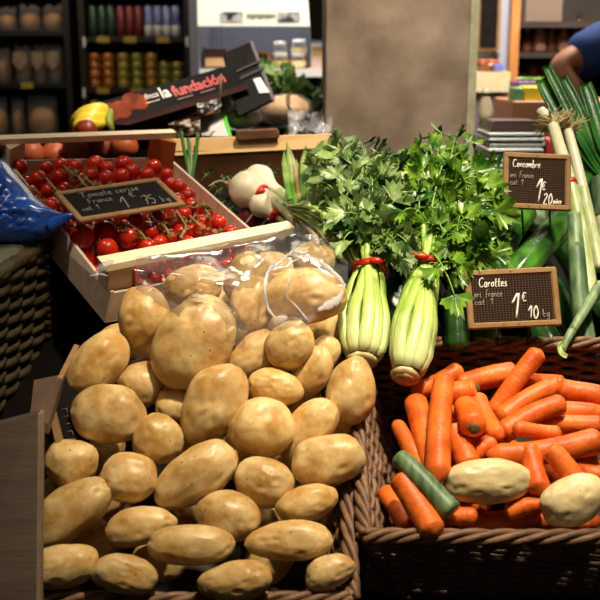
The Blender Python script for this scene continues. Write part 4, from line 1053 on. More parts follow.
POT = [
 (195,343,51,38,66,-.55,'very large potato leaning upright under the clear film, biggest in the heap'),
 (143,318,31,26,80,-.1,'rounded upright potato directly below the tomato tray\'s near corner'),
 (97,366,39,25,52,0,'plump tilted potato behind the small slate at the heap\'s left edge'),
 (108,415,39,30,-4,-.2,'large broad oval potato right of the edge-on slate'),
 (141,385,24,23,20,.6,'potato partly hidden between the broad oval and the biggest potato'),
 (214,404,44,30,60,-.2,'long leaning potato just below the biggest potato'),
 (263,429,34,30,-15,-.1,'blunt pale potato in the middle of the heap with small eyes on top'),
 (158,440,25,26,0,.1,'small round potato left of the long diagonal potato'),
 (196,475,48,26,35,-.1,'long diagonal potato at lower centre left, rising to the right'),
 (129,478,26,29,90,-.1,'round potato with scuffed brown marks near the lower left'),
 (71,464,27,25,-10,0,'small round olive-brown potato next to the wooden crate'),
 (264,482,31,24,-18,0,'smooth oval potato in the lower middle, below the blunt pale one'),
 (328,460,38,26,12,0,'bright oval potato at the right edge of the heap over the wicker'),
 (351,391,35,25,78,0,'upright potato directly below the left celery bunch'),
 (309,430,38,23,50,.3,'potato leaning behind the bright oval one, knob end up'),
 (228,516,33,25,-18,0,'rounded potato near the bottom with an eye at right'),
 (307,503,32,19,18,0,'small smooth potato below the bright oval one'),
 (290,541,44,20,2,-.1,'long flat potato lowest at centre right'),
 (190,545,44,20,0,-.1,'long flat potato lowest at centre left'),
 (70,513,50,26,38,.2,'long shaded potato in the lower left corner with a dark cut'),
 (140,527,36,20,12,.4,'shaded potato sunk low between lower left potatoes'),
 (290,346,26,24,30,-.5,'round smooth potato below the film-covered large one'),
 (276,388,28,19,-8,-.1,'small potato with a ringed eye, below the round smooth one'),
 (254,357,32,21,38,.3,'potato wedged between the biggest potato and the round smooth one'),
 (312,371,28,19,60,.2,'potato tucked right behind the round smooth one'),
 (324,356,22,15,70,.7,'narrow potato edge peeking far right behind the round smooth one'),
 (305,296,43,28,4,-.6,'large wide potato wrapped in the clear film below the onions'),
 (253,306,29,22,82,-.2,'upright potato under the film, left of the wide wrapped one'),
 (246,278,27,22,70,.2,'potato under film below the tomato tray rail\'s right half'),
 (193,286,30,21,4,.1,'potato under the rail, behind the top of the biggest one'),
 (314,261,22,20,20,.3,'topmost small potato seen through the hazy film'),
 (176,406,22,20,0,.9,'shadowed potato deep between the leaning and broad oval ones'),
 (335,420,22,20,10,.9,'shadowed potato deep behind the bright oval one'),
 (60,566,40,22,10,-.1,'potato at the basket front, leftmost of the front row'),
 (125,574,34,20,-8,-.2,'potato at the basket front, second from left'),
 (235,581,38,20,6,-.2,'potato at the basket front, below the two long flat ones'),
 (330,572,26,17,20,.1,'potato at the basket front, rightmost of the front row'),
]
for i, (cx, cy, a, b, ang, ly, lab) in enumerate(POT): potato(cx, cy, a, b, ang, ly, lab, i+11)
k = 0
for (u, v) in ((100,450),(180,500),(232,455),(292,468),(270,512),(345,438),(170,440),(118,345),(165,372),(238,380),(240,420),(100,500),(60,495),(330,500),(200,445),(295,400),(230,330),(285,330),(160,560),(270,560),(220,300),(275,275),(90,540),(290,290),(330,330),(150,352)):
    k += 1; potato(u, v, 27, 22, k*47 % 180, 2.1, 'potato buried in shadow beneath the upper layer of the heap', 200+k, group='buried potatoes')

# ------------------------------------------------------------------ carrots
def carrot(p0, p1, r0, r1, label, seed, bend=.0, crown=False, group='carrots in the wicker basket', m=None):
    p0, p1 = V(p0), V(p1); ax = (p1-p0); L_ = ax.length; ax.normalize(); rr_ = random.Random(seed)
    sdv = ax.cross(GZ).normalized(); n = 84; pts = []; ws = []
    for i in range(n):
        t = i/(n-1); pts.append(p0+ax*L_*t+sdv*bend*math.sin(t*math.pi)+GZ*.002*math.sin(t*5+seed))
        e = math.sin(min(1, (t+.002)/.10)*math.pi/2)**.7 * math.sin(min(1, (1-t+.002)/.12)*math.pi/2)**.75
        ws.append((r0+(r1-r0)*t)*e*(1+.03*nz((t*9, seed, 0), 1)+.022*nz((t*46, seed, 3), 1)-.03*max(0, nz((t*80, seed, 9), 1)-.25)))
    o = obj('carrot', MB().sweep(pts, ws, 20), m or M['carrot']); tag(o, label, 'carrot', group)
    if crown:
        obj('crown', MB().blob(aim(p0+ax*.0005, -ax) @ Matrix.Diagonal((r0*.42, r0*.42, .003, 1)), 14, 6, lambda q: 1+.25*nz(q, 6, seed)), M['carrot_crown'], o)
    return o
CAR = [  # u0,v0,h0, u1,v1,h1, r0px, r1px, bend, crown, label
 (445,373,.034, 438,482,.030, 10.5,13.5,.003,0,'long straight carrot lying on top, upright in the middle of the basket'),
 (414,397,.008, 436,478,.012, 12,12,.0,0,'thick carrot running under the long upright one from its left'),
 (395,422,.0, 430,482,.004, 7,12,.0,0,'tapering carrot beside the left wicker wall, above the leek end'),
 (398,476,.018, 436,536,.012, 13,13.5,-.002,0,'thick bright carrot at the lower left beside the leek end'),
 (412,392,-.004, 462,369,.002, 10,9,.003,0,'carrot at the back left crossing behind the long upright one'),
 (478,388,.020, 440,397,.004, 12,11,.0,1,'short carrot with brown crown pointing right at the centre back'),
 (455,384,-.004, 518,373,.002, 10,12.5,.0,0,'thick horizontal carrot along the back of the basket'),
 (541,349,.044, 489,416,-.012, 10,8.5,.0,0,'carrot propped steeply against the rear wicker wall'),
 (474,429,.040, 462,396,-.01, 14,11,.0,1,'carrot pointing at the viewer with round dark crown'),
 (440,404,-.012, 462,413,.004, 8,7,.0,0,'small carrot stub right of the long upright one'),
 (474,398,.004, 501,440,.018, 12,9.5,.002,0,'carrot slanting down right beside the dark crowned one'),
 (452,424,.016, 470,470,.006, 10.5,13,.0,0,'stubby carrot just right of the long upright one\'s lower half'),
 (470,458,.0, 494,442,.008, 9,10,.0,0,'short carrot in the gap under the dark crowned one'),
 (561,383,.012, 497,420,-.002, 10,10,.003,0,'carrot in the rear right running down left from the wall'),
 (566,403,.030, 498,434,.018, 10.5,11,.004,0,'long carrot sloping gently left in the right half'),
 (512,429,.034, 562,433,.028, 7.5,8,.0,0,'slim pale tipped carrot lying flat at the right middle'),
 (604,440,.028, 486,456,.020, 14,11,-.004,0,'longest thick carrot lying flat across the lower right'),
 (512,378,-.012, 566,388,-.002, 9,11,.0,0,'carrot under the propped one along the rear wall'),
 (557,387,.014, 610,400,.006, 11,11,.0,0,'carrot at the right edge near the rear wall'),
 (560,410,.010, 610,418,.004, 10.5,11,.0,0,'carrot at the right edge, second below the rear wall'),
 (536,426,.0, 606,424,.014, 9,10,.0,0,'shaded carrot at the right edge above the longest flat one'),
 (548,448,.040, 590,494,.020, 11,11,.0,0,'carrot slanting down right over the longest flat one'),
 (528,446,.026, 541,494,.018, 11,11.5,.0,0,'carrot pointing down between the two pale potatoes'),
 (570,466,.006, 612,480,.0, 10,10,.0,0,'reddish carrot in shadow at the right edge'),
 (425,515,-.010, 478,518,-.004, 9,10,.0,0,'carrot half hidden below the leek end'),
 (505,512,-.006, 545,503,.004, 9,8,.0,0,'carrot lying between the pale potatoes near the front rim'),
 (384,490,-.05, 410,530,-.04, 10,10,.0,0,'carrot deep beside the left wicker wall'),
]
for i, (u0, v0, h0, u1, v1, h1, r0, r1, bd, cr, lab) in enumerate(CAR):
    A_, B_ = onG(u0, v0, h0), onG(u1, v1, h1)
    carrot(A_, B_, r0*depth(A_)/1000, r1*depth(B_)/1000, lab, i+5, bd, cr)
k = 0
for (u, v, an) in ((450,460,150),(500,450,100),(540,450,20),(570,440,60),(595,470,110),(520,490,160),(490,400,70),(580,400,10),(600,500,150),(440,480,30),(430,440,60),(470,440,20),(510,400,150),(540,410,10),(580,440,30),(510,470,80),(450,500,170),(560,480,120),(480,480,40),(420,420,100),(500,520,10),(590,500,60),(540,390,20),(590,420,170),(560,520,0),(470,400,160)):
    k += 1; c = onG(u, v, -.035-.012*(k % 3)); dv = (RT*math.cos(math.radians(an))+GY*math.sin(math.radians(an)))*.05
    if c.x+abs(dv.x) > .44: c.x -= .03
    if (c-GO).dot(GY)-abs(dv.dot(GY)) < .03: c += GY*.03
    if (c-GO).dot(GY)+abs(dv.dot(GY)) > .28: c -= GY*.04
    carrot(c-dv, c+dv, .013, .011, 'carrot buried in shadow beneath the upper carrots', 100+k, group='buried carrots')
# pale potatoes and leek end in the carrot basket
m_pp2 = potato_mat('pale_potato_skin', 'D6BE86', 'EBDDAE', 'A88450')
def pp(u, v, a, b, ang, h, label, seed): return potato(u, v, a, b, ang, 0, label, seed, group='pale potatoes among the carrots', dd=depth(onG(u, v, h)), m=m_pp2)
pp(488, 482, 45, 23, 4, .018, 'pale oval potato among the carrots, left of the two', 71)
pp(572, 500, 34, 24, 28, .018, 'pale oval potato among the carrots, right of the two', 72)
A_, B_ = onG(399, 457, .034), onG(452, 512, .020)
lk = obj('leek_end', MB().sweep(smoothpath([A_, (A_+B_)/2+GZ*.002, B_], 14), [.0105, .0112, .0115]+[.0125]*8+[.0135]*2+[.013], 18), M['leek_dark']); tag(lk, 'cut dark green leek end lying among the carrots', 'leek')
ax = (A_-B_).normalized(); mb = MB()
for k in range(3): mb.lathe(aim(A_+ax*.0004, ax), [(.0095-.003*k, 0), (.0095-.003*k, .0012+.001*k), (.0075-.003*k, .0012+.001*k)], 18)
obj('cut_face', mb, M['onion_leaf'], lk)

# ------------------------------------------------------------------ chalk writing
GL = {  # simple handwritten glyphs: width, list of strokes
 'C': (.62, [[(.58,.85),(.4,1),(.15,.85),(.05,.5),(.15,.12),(.38,0),(.6,.15)]]),
 'T': (.6, [[(0,.95),(.6,1)],[(.3,.97),(.26,0)]]),
 'F': (.5, [[(.12,0),(.14,.95),(.5,1)],[(.14,.5),(.42,.52)]]),
 'f': (.34, [[(.34,.95),(.2,1),(.12,.7),(.1,-.2)],[(0,.45),(.26,.48)]]),
 'a': (.42, [[(.36,.45),(.15,.48),(.05,.2),(.15,0),(.32,.12),(.36,.48),(.36,.08),(.44,0)]]),
 'b': (.4, [[(.05,1),(.05,0),(.25,0),(.34,.22),(.22,.45),(.05,.32)]]),
 'c': (.34, [[(.32,.4),(.16,.48),(.04,.25),(.12,.02),(.34,.08)]]),
 'e': (.38, [[(.05,.25),(.3,.3),(.24,.48),(.08,.42),(.04,.18),(.16,0),(.38,.08)]]),
 'i': (.2, [[(.1,.45),(.08,.05),(.18,0)],[(.11,.65),(.12,.7)]]),
 'k': (.4, [[(.05,1),(.05,0)],[(.32,.48),(.06,.2),(.34,0)]]),
 'g': (.42, [[(.34,.45),(.12,.46),(.06,.2),(.2,.05),(.33,.25),(.35,.45),(.3,-.3),(.08,-.28)]]),
 'm': (.56, [[(.04,.46),(.06,0)],[(.06,.32),(.18,.48),(.27,.4),(.28,0)],[(.28,.32),(.42,.48),(.5,.38),(.52,0)]]),
 'n': (.4, [[(.04,.46),(.06,0)],[(.06,.32),(.22,.48),(.32,.38),(.34,0)]]),
 'o': (.42, [[(.2,.48),(.05,.28),(.14,.02),(.32,.08),(.36,.34),(.2,.48),(.42,.42)]]),
 'p': (.42, [[(.08,.46),(.04,-.4)],[(.08,.3),(.22,.48),(.36,.3),(.26,.05),(.07,.08)]]),
 'r': (.32, [[(.05,.46),(.07,0)],[(.07,.28),(.16,.44),(.32,.46)]]),
 's': (.34, [[(.3,.42),(.12,.46),(.08,.3),(.28,.18),(.2,.0),(.02,.05)]]),
 't': (.32, [[(.14,.85),(.12,.1),(.28,0)],[(0,.5),(.3,.55)]]),
 '1': (.34, [[(0,.6),(.26,1),(.22,0)]]),
 '0': (.42, [[(.22,1),(.04,.6),(.12,.05),(.3,.05),(.4,.5),(.22,1)]]),
 '2': (.44, [[(.04,.8),(.22,1),(.36,.78),(.05,.03),(.42,.03)]]),
 '5': (.42, [[(.4,1),(.1,.97),(.08,.58),(.3,.6),(.38,.3),(.22,0),(.02,.08)]]),
 '7': (.42, [[(.02,.95),(.42,1),(.16,0)],[(.1,.5),(.36,.52)]]),
 '4': (.46, [[(.3,1),(.02,.35),(.45,.38)],[(.32,.62),(.28,0)]]),
 '€': (.36, [[(.34,.9),(.15,1),(.06,.5),(.16,0),(.34,.1)],[(0,.6),(.26,.62)],[(0,.4),(.24,.42)]]),
 '.': (.16, [[(.05,0),(.07,.03)]]), ' ': (.26, []),
 'è': (.38, [[(.05,.25),(.3,.3),(.24,.48),(.08,.42),(.04,.18),(.16,0),(.38,.08)],[(.1,.85),(.24,.68)]]),
}
def write(mb, s, Mx, x, y, h, wdt, r, slant=.15, gap=.09, sx=1):
    """Mx maps board plane (x right, y up, z out) to world"""
    tot = sum(GL[c][0]+gap for c in s); k = wdt/tot if wdt else h*sx
    cx_ = x
    for c in s:
        w_, st_ = GL[c]
        for S_ in st_:
            pts = [Mx @ V((cx_+k*p[0]+slant*h*p[1], y+h*p[1], 0)) for p in S_]
            if len(pts) > 2: pts = smoothpath(pts, len(pts)*3)
            mb.sweep(pts, [r]*len(pts), 5)
        cx_ += k*(w_+gap)
def board(name, c4, d4, label, m_in, border, lines, stake_to=None):
    """c4 pixel corners TL,TR,BR,BL with depths"""
    TL, TR, BR, BL = [P(u, v, d) for (u, v), d in zip(c4, d4)]
    O = (TL+TR+BR+BL)/4; X = ((TR+BR)-(TL+BL)).normalized(); Yv = ((TL+TR)-(BL+BR)); Yv = (Yv-X*Yv.dot(X)).normalized(); Zv = X.cross(Yv)
    W = ((TR-TL).length+(BR-BL).length)/2; H = ((TL-BL).length+(TR-BR).length)/2
    shear = ((TL+TR)-(BL+BR)).dot(X)/2/H
    Mx = Matrix((X, Yv, Zv)).transposed().to_4x4(); Mx.translation = O
    root = thing(name, O-Yv*H/2, label, 'sign')
    b = border
    fr_ = MB()
    fr_.rbox(Mx, -W/2, W/2, H/2-b, H/2, -.004, .002, .0035); fr_.rbox(Mx, -W/2, W/2, -H/2, -H/2+b, -.004, .002, .0035)
    fr_.rbox(Mx, -W/2, -W/2+b, -H/2+.0015, H/2-.0015, -.0042, .0018, .0035); fr_.rbox(Mx, W/2-b, W/2, -H/2+.0015, H/2-.0015, -.0042, .0018, .0035)
    obj('wooden_frame', fr_, M['frame'], root)
    mb = MB(); vs = [Mx @ V(q) for q in ((-W/2+b*.8, -H/2+b*.8, 0), (W/2-b*.8, -H/2+b*.8, 0), (W/2-b*.8, H/2-b*.8, 0), (-W/2+b*.8, H/2-b*.8, 0))]
    vs2 = [v_-Zv*.0025 for v_ in vs]
    mb.hexa(vs2+vs); sl = obj('slate_panel', mb, m_in, root)
    uv = sl.data.uv_layers.new(name='UVMap')
    for p_ in sl.data.polygons:
        for li, vi in zip(p_.loop_indices, p_.vertices): uv.data[li].uv = ((0, 0), (1, 0), (1, 1), (0, 1))[vi % 4]
    Mw = Mx @ Matrix.Translation((-W/2+b, -H/2+b, .0006)); w_, h_ = W-2*b, H-2*b
    for (s, x, y, hh, ww, r, mm, sl_) in lines:
        mb = MB(); write(mb, s, Mw, x*w_, y*h_, hh*h_, ww*w_, r, sl_); obj('chalk_writing', mb, mm, root)
    for x_, y_ in ((0, H/2-b/2), (-.12*W, -H/2+b/2), (.04*W, -H/2+b/2)):
        obj('nail', MB().blob(Mx @ Matrix.Translation((x_, y_, .002)) @ Matrix.Diagonal((.0013, .0013, .0006, 1)), 10, 6), M['kraft_dark'], root)
    if stake_to is not None:
        for k_, to in enumerate(stake_to):
            s_ = O-Yv*(H/2-.004)+X*(-.02+.04*k_)-Zv*.005
            obj('prong', MB().sweep([s_, V(to)+X*(-.02+.04*k_)], [.0014, .0012], 6), M['black'], root)
    return root
board('price_board', ((501.5,152.5),(569.5,154),(572.5,212),(504,207.5)), (1.44,1.44,1.43,1.43), 'framed price board reading Concombre 1€20 standing over the cucumbers', M['grid'], .0085,
   [('Concombre', .06, .80, .17, .50, .00075, M['chalk'], .1), ('ori. France', .02, .56, .15, .42, .00062, M['chalk_dim'], .1), ('cat. 1', .02, .40, .13, .24, .00062, M['chalk_dim'], .1),
    ('1', .46, .04, .52, .13, .0013, M['chalk'], .12), ('€', .58, .32, .17, .09, .0008, M['chalk'], .1), ('20', .61, .0, .24, .17, .0010, M['chalk'], .1), ('pièce', .79, .02, .13, .15, .0007, M['chalk'], .1)],
   stake_to=(P(537, 236, 1.46), P(537, 236, 1.46)))
board('price_board', ((467.5,271),(561,266.5),(557,325.5),(464.5,329.5)), (1.33,1.33,1.315,1.315), 'framed price board reading Carottes 1€10 standing behind the carrots', M['grid'], .0085,
   [('Carottes', .09, .76, .20, .36, .00075, M['chalk'], .1), ('ori. france', .02, .54, .16, .36, .00062, M['chalk_dim'], .1), ('cat. 1', .02, .38, .13, .24, .00062, M['chalk_dim'], .1),
    ('1', .46, .05, .54, .12, .0015, M['chalk'], .14), ('€', .61, .42, .18, .07, .0008, M['chalk'], .1), ('10', .67, .04, .27, .14, .0010, M['chalk'], .1), ('kg', .85, .06, .17, .10, .0007, M['chalk_dim'], .1)],
   stake_to=(P(512, 345, 1.35), P(512, 345, 1.35)))

# ------------------------------------------------------------------ tomato tray
CR = {}
for key, (u, v, d) in {(0,0,0):(111,292,1.392),(1,0,0):(287,260,1.547),(1,1,0):(169,157,1.865),(0,1,0):(6,160,1.711),
      (0,0,1):(105,264,1.368),(1,0,1):(292,227,1.522),(1,1,1):(171,130,1.841),(0,1,1):(-3,136,1.687),
      (0,0,-1):(105,323,1.417),(1,0,-1):(285,291,1.571),(1,1,-1):(164,178,1.89),(0,1,-1):(-4,190,1.735)}.items(): CR[key] = P(u, v, d)
def K(a, b, c):
    """tray coordinates: a across, b depth, c height (0 = panel top, 1 = rail top, -1 = bottom)"""
    k0 = 0 if c >= 0 else -1; f = c-k0
    def bi(k): return (CR[(0,0,k)]*(1-a)+CR[(1,0,k)]*a)*(1-b)+(CR[(0,1,k)]*(1-a)+CR[(1,1,k)]*a)*b
    return bi(k0)*(1-f)+bi(k0+1)*f
def kbox(mb, a0, a1, b0, b1, c0, c1):
    return mb.hexa([K(a0,b0,c0),K(a1,b0,c0),K(a1,b1,c0),K(a0,b1,c0),K(a0,b0,c1),K(a1,b0,c1),K(a1,b1,c1),K(a0,b1,c1)])
tray = thing('tomato_tray', K(.5, .5, -1), 'pale wooden tray with raised end rails holding the vine tomatoes', 'tray')
ta, tb = .016, .011
obj('side_panel', kbox(MB(), 0, ta, 0, 1, -1, 0), M['wood'], tray)
obj('side_panel', kbox(MB(), 1-ta, 1, 0, 1, -1, 0), M['wood'], tray)
obj('end_panel', kbox(MB(), ta, 1-ta, 0, tb, -1, -.05), M['wood'], tray)
obj('end_panel', kbox(MB(), ta, 1-ta, 1-tb, 1, -1, -.0), M['wood'], tray)
obj('base', kbox(MB(), ta, 1-ta, tb, 1-tb, -1, -.92), M['wood'], tray)
for b0, b1 in ((-.012, .045), (.962, 1.004)):
    obj('rail', kbox(MB(), -.01, 1.01, b0, b1, .80, 1.02), M['wood_light'], tray)
def post(a0, b0, sa, sb):
    mb = MB(); A_, s1, s2 = (a0, b0), sa*.12, sb*.075
    if 1:
        lo = [K(a0, b0, -.95), K(a0+s1, b0, -.95), K(a0, b0+s2, -.95)]; hi = [K(a0, b0, .80), K(a0+s1, b0, .80), K(a0, b0+s2, .80)]
        mb.add(lo+hi, [(0,1,2),(5,4,3),(0,3,4,1),(1,4,5,2),(2,5,3,0)], False)
    return mb
for a0, b0, sa, sb, mm in ((.018, .012, 1, 1, M['wood']), (.982, .012, -1, 1, M['wood']), (.982, .988, -1, -1, M['wood_brown']), (.018, .988, 1, -1, M['wood'])):
    obj('corner_post', post(a0, b0, sa, sb), mm, tray)
# riser block carrying the tray
bx = [K(.12, .25, -1.03), K(.80, .25, -1.03), K(.80, .9, -1.03), K(.12, .9, -1.03)]
def stz(p): return GO.z+(p.y-GO.y)*math.tan(SL)-.15/math.cos(SL)+.001
lo = [V((p.x, p.y, stz(p))) for p in bx]
mb = MB()
for i in range(4):
    j = (i+1) % 4; p_, q_ = bx[i], bx[j]; dn = (bx[(i+2) % 4]-bx[j]).normalized()*.012
    mb.hexa([lo[i], lo[j], lo[j]+dn, lo[i]+dn, p_, q_, q_+dn, p_+dn])
o = obj('support_crate', mb, m_dark); tag(o, 'dark crate hidden under the tomato tray', 'crate')

# tomatoes: pixel, radius px
def Kz(u, v, c):
    """point on tray level c seen at pixel"""
    D = FW + (u-300)/1000*RT + (300-v)/1000*UP
    O = K(.5, .5, c); n_ = (K(1, .5, c)-K(0, .5, c)).cross(K(.5, 1, c)-K(.5, 0, c)).normalized()
    return CAM + D*((O-CAM).dot(n_)/D.dot(n_))
def tomato(c, r, label, seed, group, m=None, calyx=True):
    rr_ = random.Random(seed); ax = V((rr_.uniform(-1, 1), rr_.uniform(-.6, 1), rr_.uniform(-.3, .8))).normalized()
    T = aim(c, ax, r)
    o = obj('tomato', MB().blob(T, 26, 16, lambda q: 1-.03*(q.z > 0)*q.z-.10*math.exp(-(q.x**2+q.y**2)/.03)*(q.z > 0)+.012*nz(q, 1.2, seed)), m or M['tomato']); tag(o, label, 'tomato', group)
    if calyx:
        mb = MB(); tp = c+ax*r*.9
        Mq = aim(tp, ax); 
        for k in range(5):
            a = k*1.257+rr_.random()*.3; q1 = Mq @ V((math.cos(a)*r*.3, math.sin(a)*r*.3, r*.10)); q2 = Mq @ V((math.cos(a)*r*.62, math.sin(a)*r*.62, r*(-.02+rr_.uniform(0, .25))))
            mb.sweep([tp, q1, q2], [(r*.06, r*.02), (r*.11, r*.02), (r*.02, r*.01)], 6, up=ax)
        mb.sweep([tp, tp+ax*r*.35], [r*.08, r*.06], 6); obj('calyx', mb, M['calyx'], o)
    return o
TOM = [(20,167,8),(38,179,9),(30,193,8),(52,206,9),(61,165,7),(60,177,9),(75,167,8),(81,182,8),(97,165,9),(106,168,7),(92,175,8),(106,178,8),
 (82,236,12.5),(105,232,12),(107,249,11),(64,190,8),(49,191,8),(62,222,8),(124,165,9),(122,176,8),(136,172,8),(146,172,7.5),(155,171,8),(163,173,7),
 (179,187,8),(171,184,6.5),(188,196,8),(178,200,7.5),(191,206,8),(184,214,8),(158,217,8),(137,219,8),(129,237,12),(151,232,8),(160,243,8),
 (171,224,8),(148,247,9),(206,212,8),(203,222,8),(219,223,8),(200,231,8),(180,232,8),(231,233,8),(187,243,8),(169,238,8),(215,237,8),(70,205,8),(95,190,8),
 (38,212,8),(46,168,7),(112,190,8),(240,241,8),(222,246,8),(205,250,8),(10,178,8),(16,190,8)]
def region(u, v):
    if v < 186 and u < 165 and v < 192-(u-50)*.1: return 'back group above the slate sign'
    if u >= 165 and v < 225: return 'strip along the right side panel'
    if u > 180: return 'group at the near rail\'s right end'
    if v > 222: return 'front group below the slate sign'
    return 'left group beside the blue bag'
placed = []; lst = []
for i, (u, v, r) in enumerate(TOM):
    c = Kz(u, v, .02 if i % 3 else .08); rw = r*depth(c)/1000
    lst.append([c, rw, u, v, i])
# relax overlaps (only along tray normal/plane, small)
for it in range(30):
    for i in range(len(lst)):
        for j in range(i+1, len(lst)):
            d_ = lst[j][0]-lst[i][0]; L_ = d_.length; R_ = (lst[i][1]+lst[j][1])*.97
            if L_ < R_:
                k = (R_-L_)*.5; d_ = d_/max(L_, 1e-5)
                d_ = (d_ + FW*(.5 if j % 2 else -.5)).normalized()
                lst[i][0] = lst[i][0]-d_*k*.5; lst[j][0] = lst[j][0]+d_*k*.5
groups = {}
for c, rw, u, v, i in lst: groups.setdefault(region(u, v), []).append((u, v, i))
def inc(c, rw):     # keep inside the tray
    return c
lab = {}
for g_, L_ in groups.items():
    for n_, (u, v, i) in enumerate(sorted(L_)): lab[i] = (g_, ordn[n_] if n_ < 20 else ('%dth' % (n_+1)), L_)
for c, rw, u, v, i in lst:
    g_, n_, L_ = lab[i]; big = 'large dark red tomato' if rw > .0155 else 'red tomato'
    tomato(c, rw, '%s, %s from left in the %s' % (big, n_, g_), i, 'vine tomatoes in the tray', calyx=(i % 4 != 0))
def lvl(b_, c_): return c_
k = 0
for ib in range(13):
    for ia in range(9):
        a_ = .085+ia*.105+(ib % 2)*.03; b_ = .055+ib*.071
        if a_ > .93: continue
        c = K(a_, b_, -.46); k += 1
        tomato(c, .0135, 'red tomato in the shaded lower layer of the wooden tray', 300+k, 'lower layer of tomatoes', calyx=False)
# tomatoes seen through the film under the near rail
for n_, (u, v, r) in enumerate(((132,279,8),(145,275,9),(160,270,8.5),(175,266,8.5),(190,263,8.5),(206,258,8.5),(222,255,8.5),(238,252,8),(254,250,8))):
    f = n_/8; c = P(u, v-3, depth(K(.155+f*.70, .045, .1)))
    tomato(c, .0115, 'red tomato under the near rail behind clear film, %s from left' % ordn[n_], 700+n_, 'tomatoes under the near rail', calyx=False)
# vines
m_v = M['vine']
VI = [[(64,166),(70,172),(78,177),(84,184),(90,190)],[(46,178),(54,188),(62,196),(68,204)],[(104,222),(110,214),(118,212)],[(150,214),(156,222),(164,226),(170,236)],
      [(176,210),(182,220),(186,228),(180,238)],[(190,216),(200,226),(212,232),(226,234)],[(30,196),(40,204),(52,214),(60,222)],[(120,222),(130,228),(140,232),(146,240)],[(14,172),(24,182),(30,190)],[(84,176),(92,184),(98,186)],[(196,200),(202,206),(210,216)]]
for i, V_ in enumerate(VI):
    pts = smoothpath([Kz(u, v, .34) for u, v in V_], 16); mb = MB(); mb.sweep(pts, [.0021]*16, 7)
    rr_ = random.Random(i)
    for k in range(2, 15, 2):
        e = pts[k]+V((rr_.uniform(-.016, .016), rr_.uniform(-.016, .016), rr_.uniform(-.012, .005))); md = (pts[k]+e)/2+V((0, 0, .005))
        mb.sweep([pts[k], md, e], [.0014, .0012, .0016], 5)
        for q in range(4):
            a = q*1.6+i; mb.sweep([e, e+V((math.cos(a)*.009, math.sin(a)*.009, .003+rr_.uniform(-.003, .004)))], [.0013, .0004], 5)
    o = obj('tomato_vine', mb, m_v)
    where = ['above the left half of the slate sign','left of the slate sign','just below the slate sign centre','below the sign, curving down centre','right of centre, curling near the rail','far right, ending by the near rail','left, beside the blue bag tip','lower centre between the large tomatoes','far left rear corner','short one above the sign','short one along the right panel'][i]
    tag(o, 'green brown tomato vine stalk, '+where, 'vine', 'vine stalks over the tomatoes')
# slate sign in tray
board('price_board', ((55,193),(166.5,176.5),(177.5,205.5),(78,221)), (1.53,1.62,1.55,1.455), 'tilted framed slate price sign lying on the tomatoes', M['slate'], .0098,
   [('Tomate cerise', .14, .72, .22, .62, .0008, M['chalk_dim'], .1), ('France', .16, .46, .20, .26, .0007, M['chalk_dim'], .1), ('cat. 1', .05, .22, .16, .18, .0007, M['chalk_dim'], .1),
    ('1', .45, .08, .44, .08, .0013, M['chalk_dim'], .1), ('€', .60, .48, .20, .07, .0008, M['chalk_dim'], .1), ('75', .68, .10, .34, .13, .0010, M['chalk_dim'], .1), ('kg', .86, .10, .22, .10, .0007, M['chalk_dim'], .1)])

# ------------------------------------------------------------------ celery
polyA = [(316,152),(345,140),(372,146),(400,158),(412,200),(408,240),(402,262),(396,248),(388,222),(352,218),(344,246),(338,225),(326,196),(314,172)]
polyB = [(398,205),(404,168),(420,140),(440,128),(458,132),(474,146),(498,168),(504,205),(500,250),(482,262),(464,280),(454,298),(450,275),(447,232),(438,192),(424,196),(410,240),(400,235)]
dA = lambda u, v: 1.375+(255-v)/115*.235
dB = lambda u, v: 1.345+(290-v)/160*.25
WA = [(0, .019), (.12, .0255), (.40, .0285), (.75, .0225), (1.0, .0165), (1.6, .022)]
celery(P(362, 358, 1.31), P(369, 270, 1.385), P(362, 190, 1.52), WA, 'celery bunch with grey green leaves, left of the two, by the potatoes', M['leafA'],
       spray_points(polyA, 125, dA, .085, 5, 9), 5, bandw=.0235)
WB = [(0, .0175), (.14, .0235), (.38, .0265), (.7, .0205), (1.0, .0145), (1.6, .020)]
celery(P(406, 373, 1.275), P(427, 268, 1.37), P(442, 190, 1.52), WB, 'celery bunch with bright green leaves, right of the two, above the carrots', M['leafB'],
       spray_points(polyB, 200, dB, .10, 8, 9), 8, bandw=.0235)

# ------------------------------------------------------------------ cucumbers and courgettes
def cuke(pts, r, label, m, seed, name='cucumber', grp='cucumbers in the black crate', n=30):
    pth = smoothpath(pts, n); ws = []
    for i in range(n):
        t = i/(n-1); e = math.sin(min(1, (t+.004)/.10)*math.pi/2)**.55*math.sin(min(1, (1-t+.004)/.14)*math.pi/2)**.7
        ws.append(r*e*(1+.03*nz((t*9, seed, 0), 1)))
    sec = [((1+.035*math.cos(9*a))*math.cos(a), (1+.035*math.cos(9*a))*math.sin(a)) for a in [2*math.pi*k/36 for k in range(36)]]
    o = obj(name, MB().sweep(pth, ws, sec=sec), m); tag(o, label, name, grp)
    ax = (pth[0]-pth[1]).normalized(); obj('stem_end', MB().sweep([pth[0]-ax*.002, pth[0]+ax*.006, pth[0]+ax*.012], [.0042, .0032, .0036], 8), M['onion_leaf'], o)
cuke([P(568,218,1.55), P(545,242,1.49), P(522,268,1.44), P(500,300,1.42)], .0215, 'bright green cucumber pointing up right between the two price boards', M['cuke'], 1)
cuke([P(528,206,1.56), P(508,236,1.51), P(494,270,1.46), P(488,300,1.44)], .020, 'cucumber left of the bright one, mostly behind the lower board', M['cuke'], 2)
cuke([P(505,215,1.53), P(484,250,1.47), P(462,296,1.41), P(456,334,1.385)], .0195, 'dark cucumber behind the lower board\'s left edge', M['cuke'], 3)
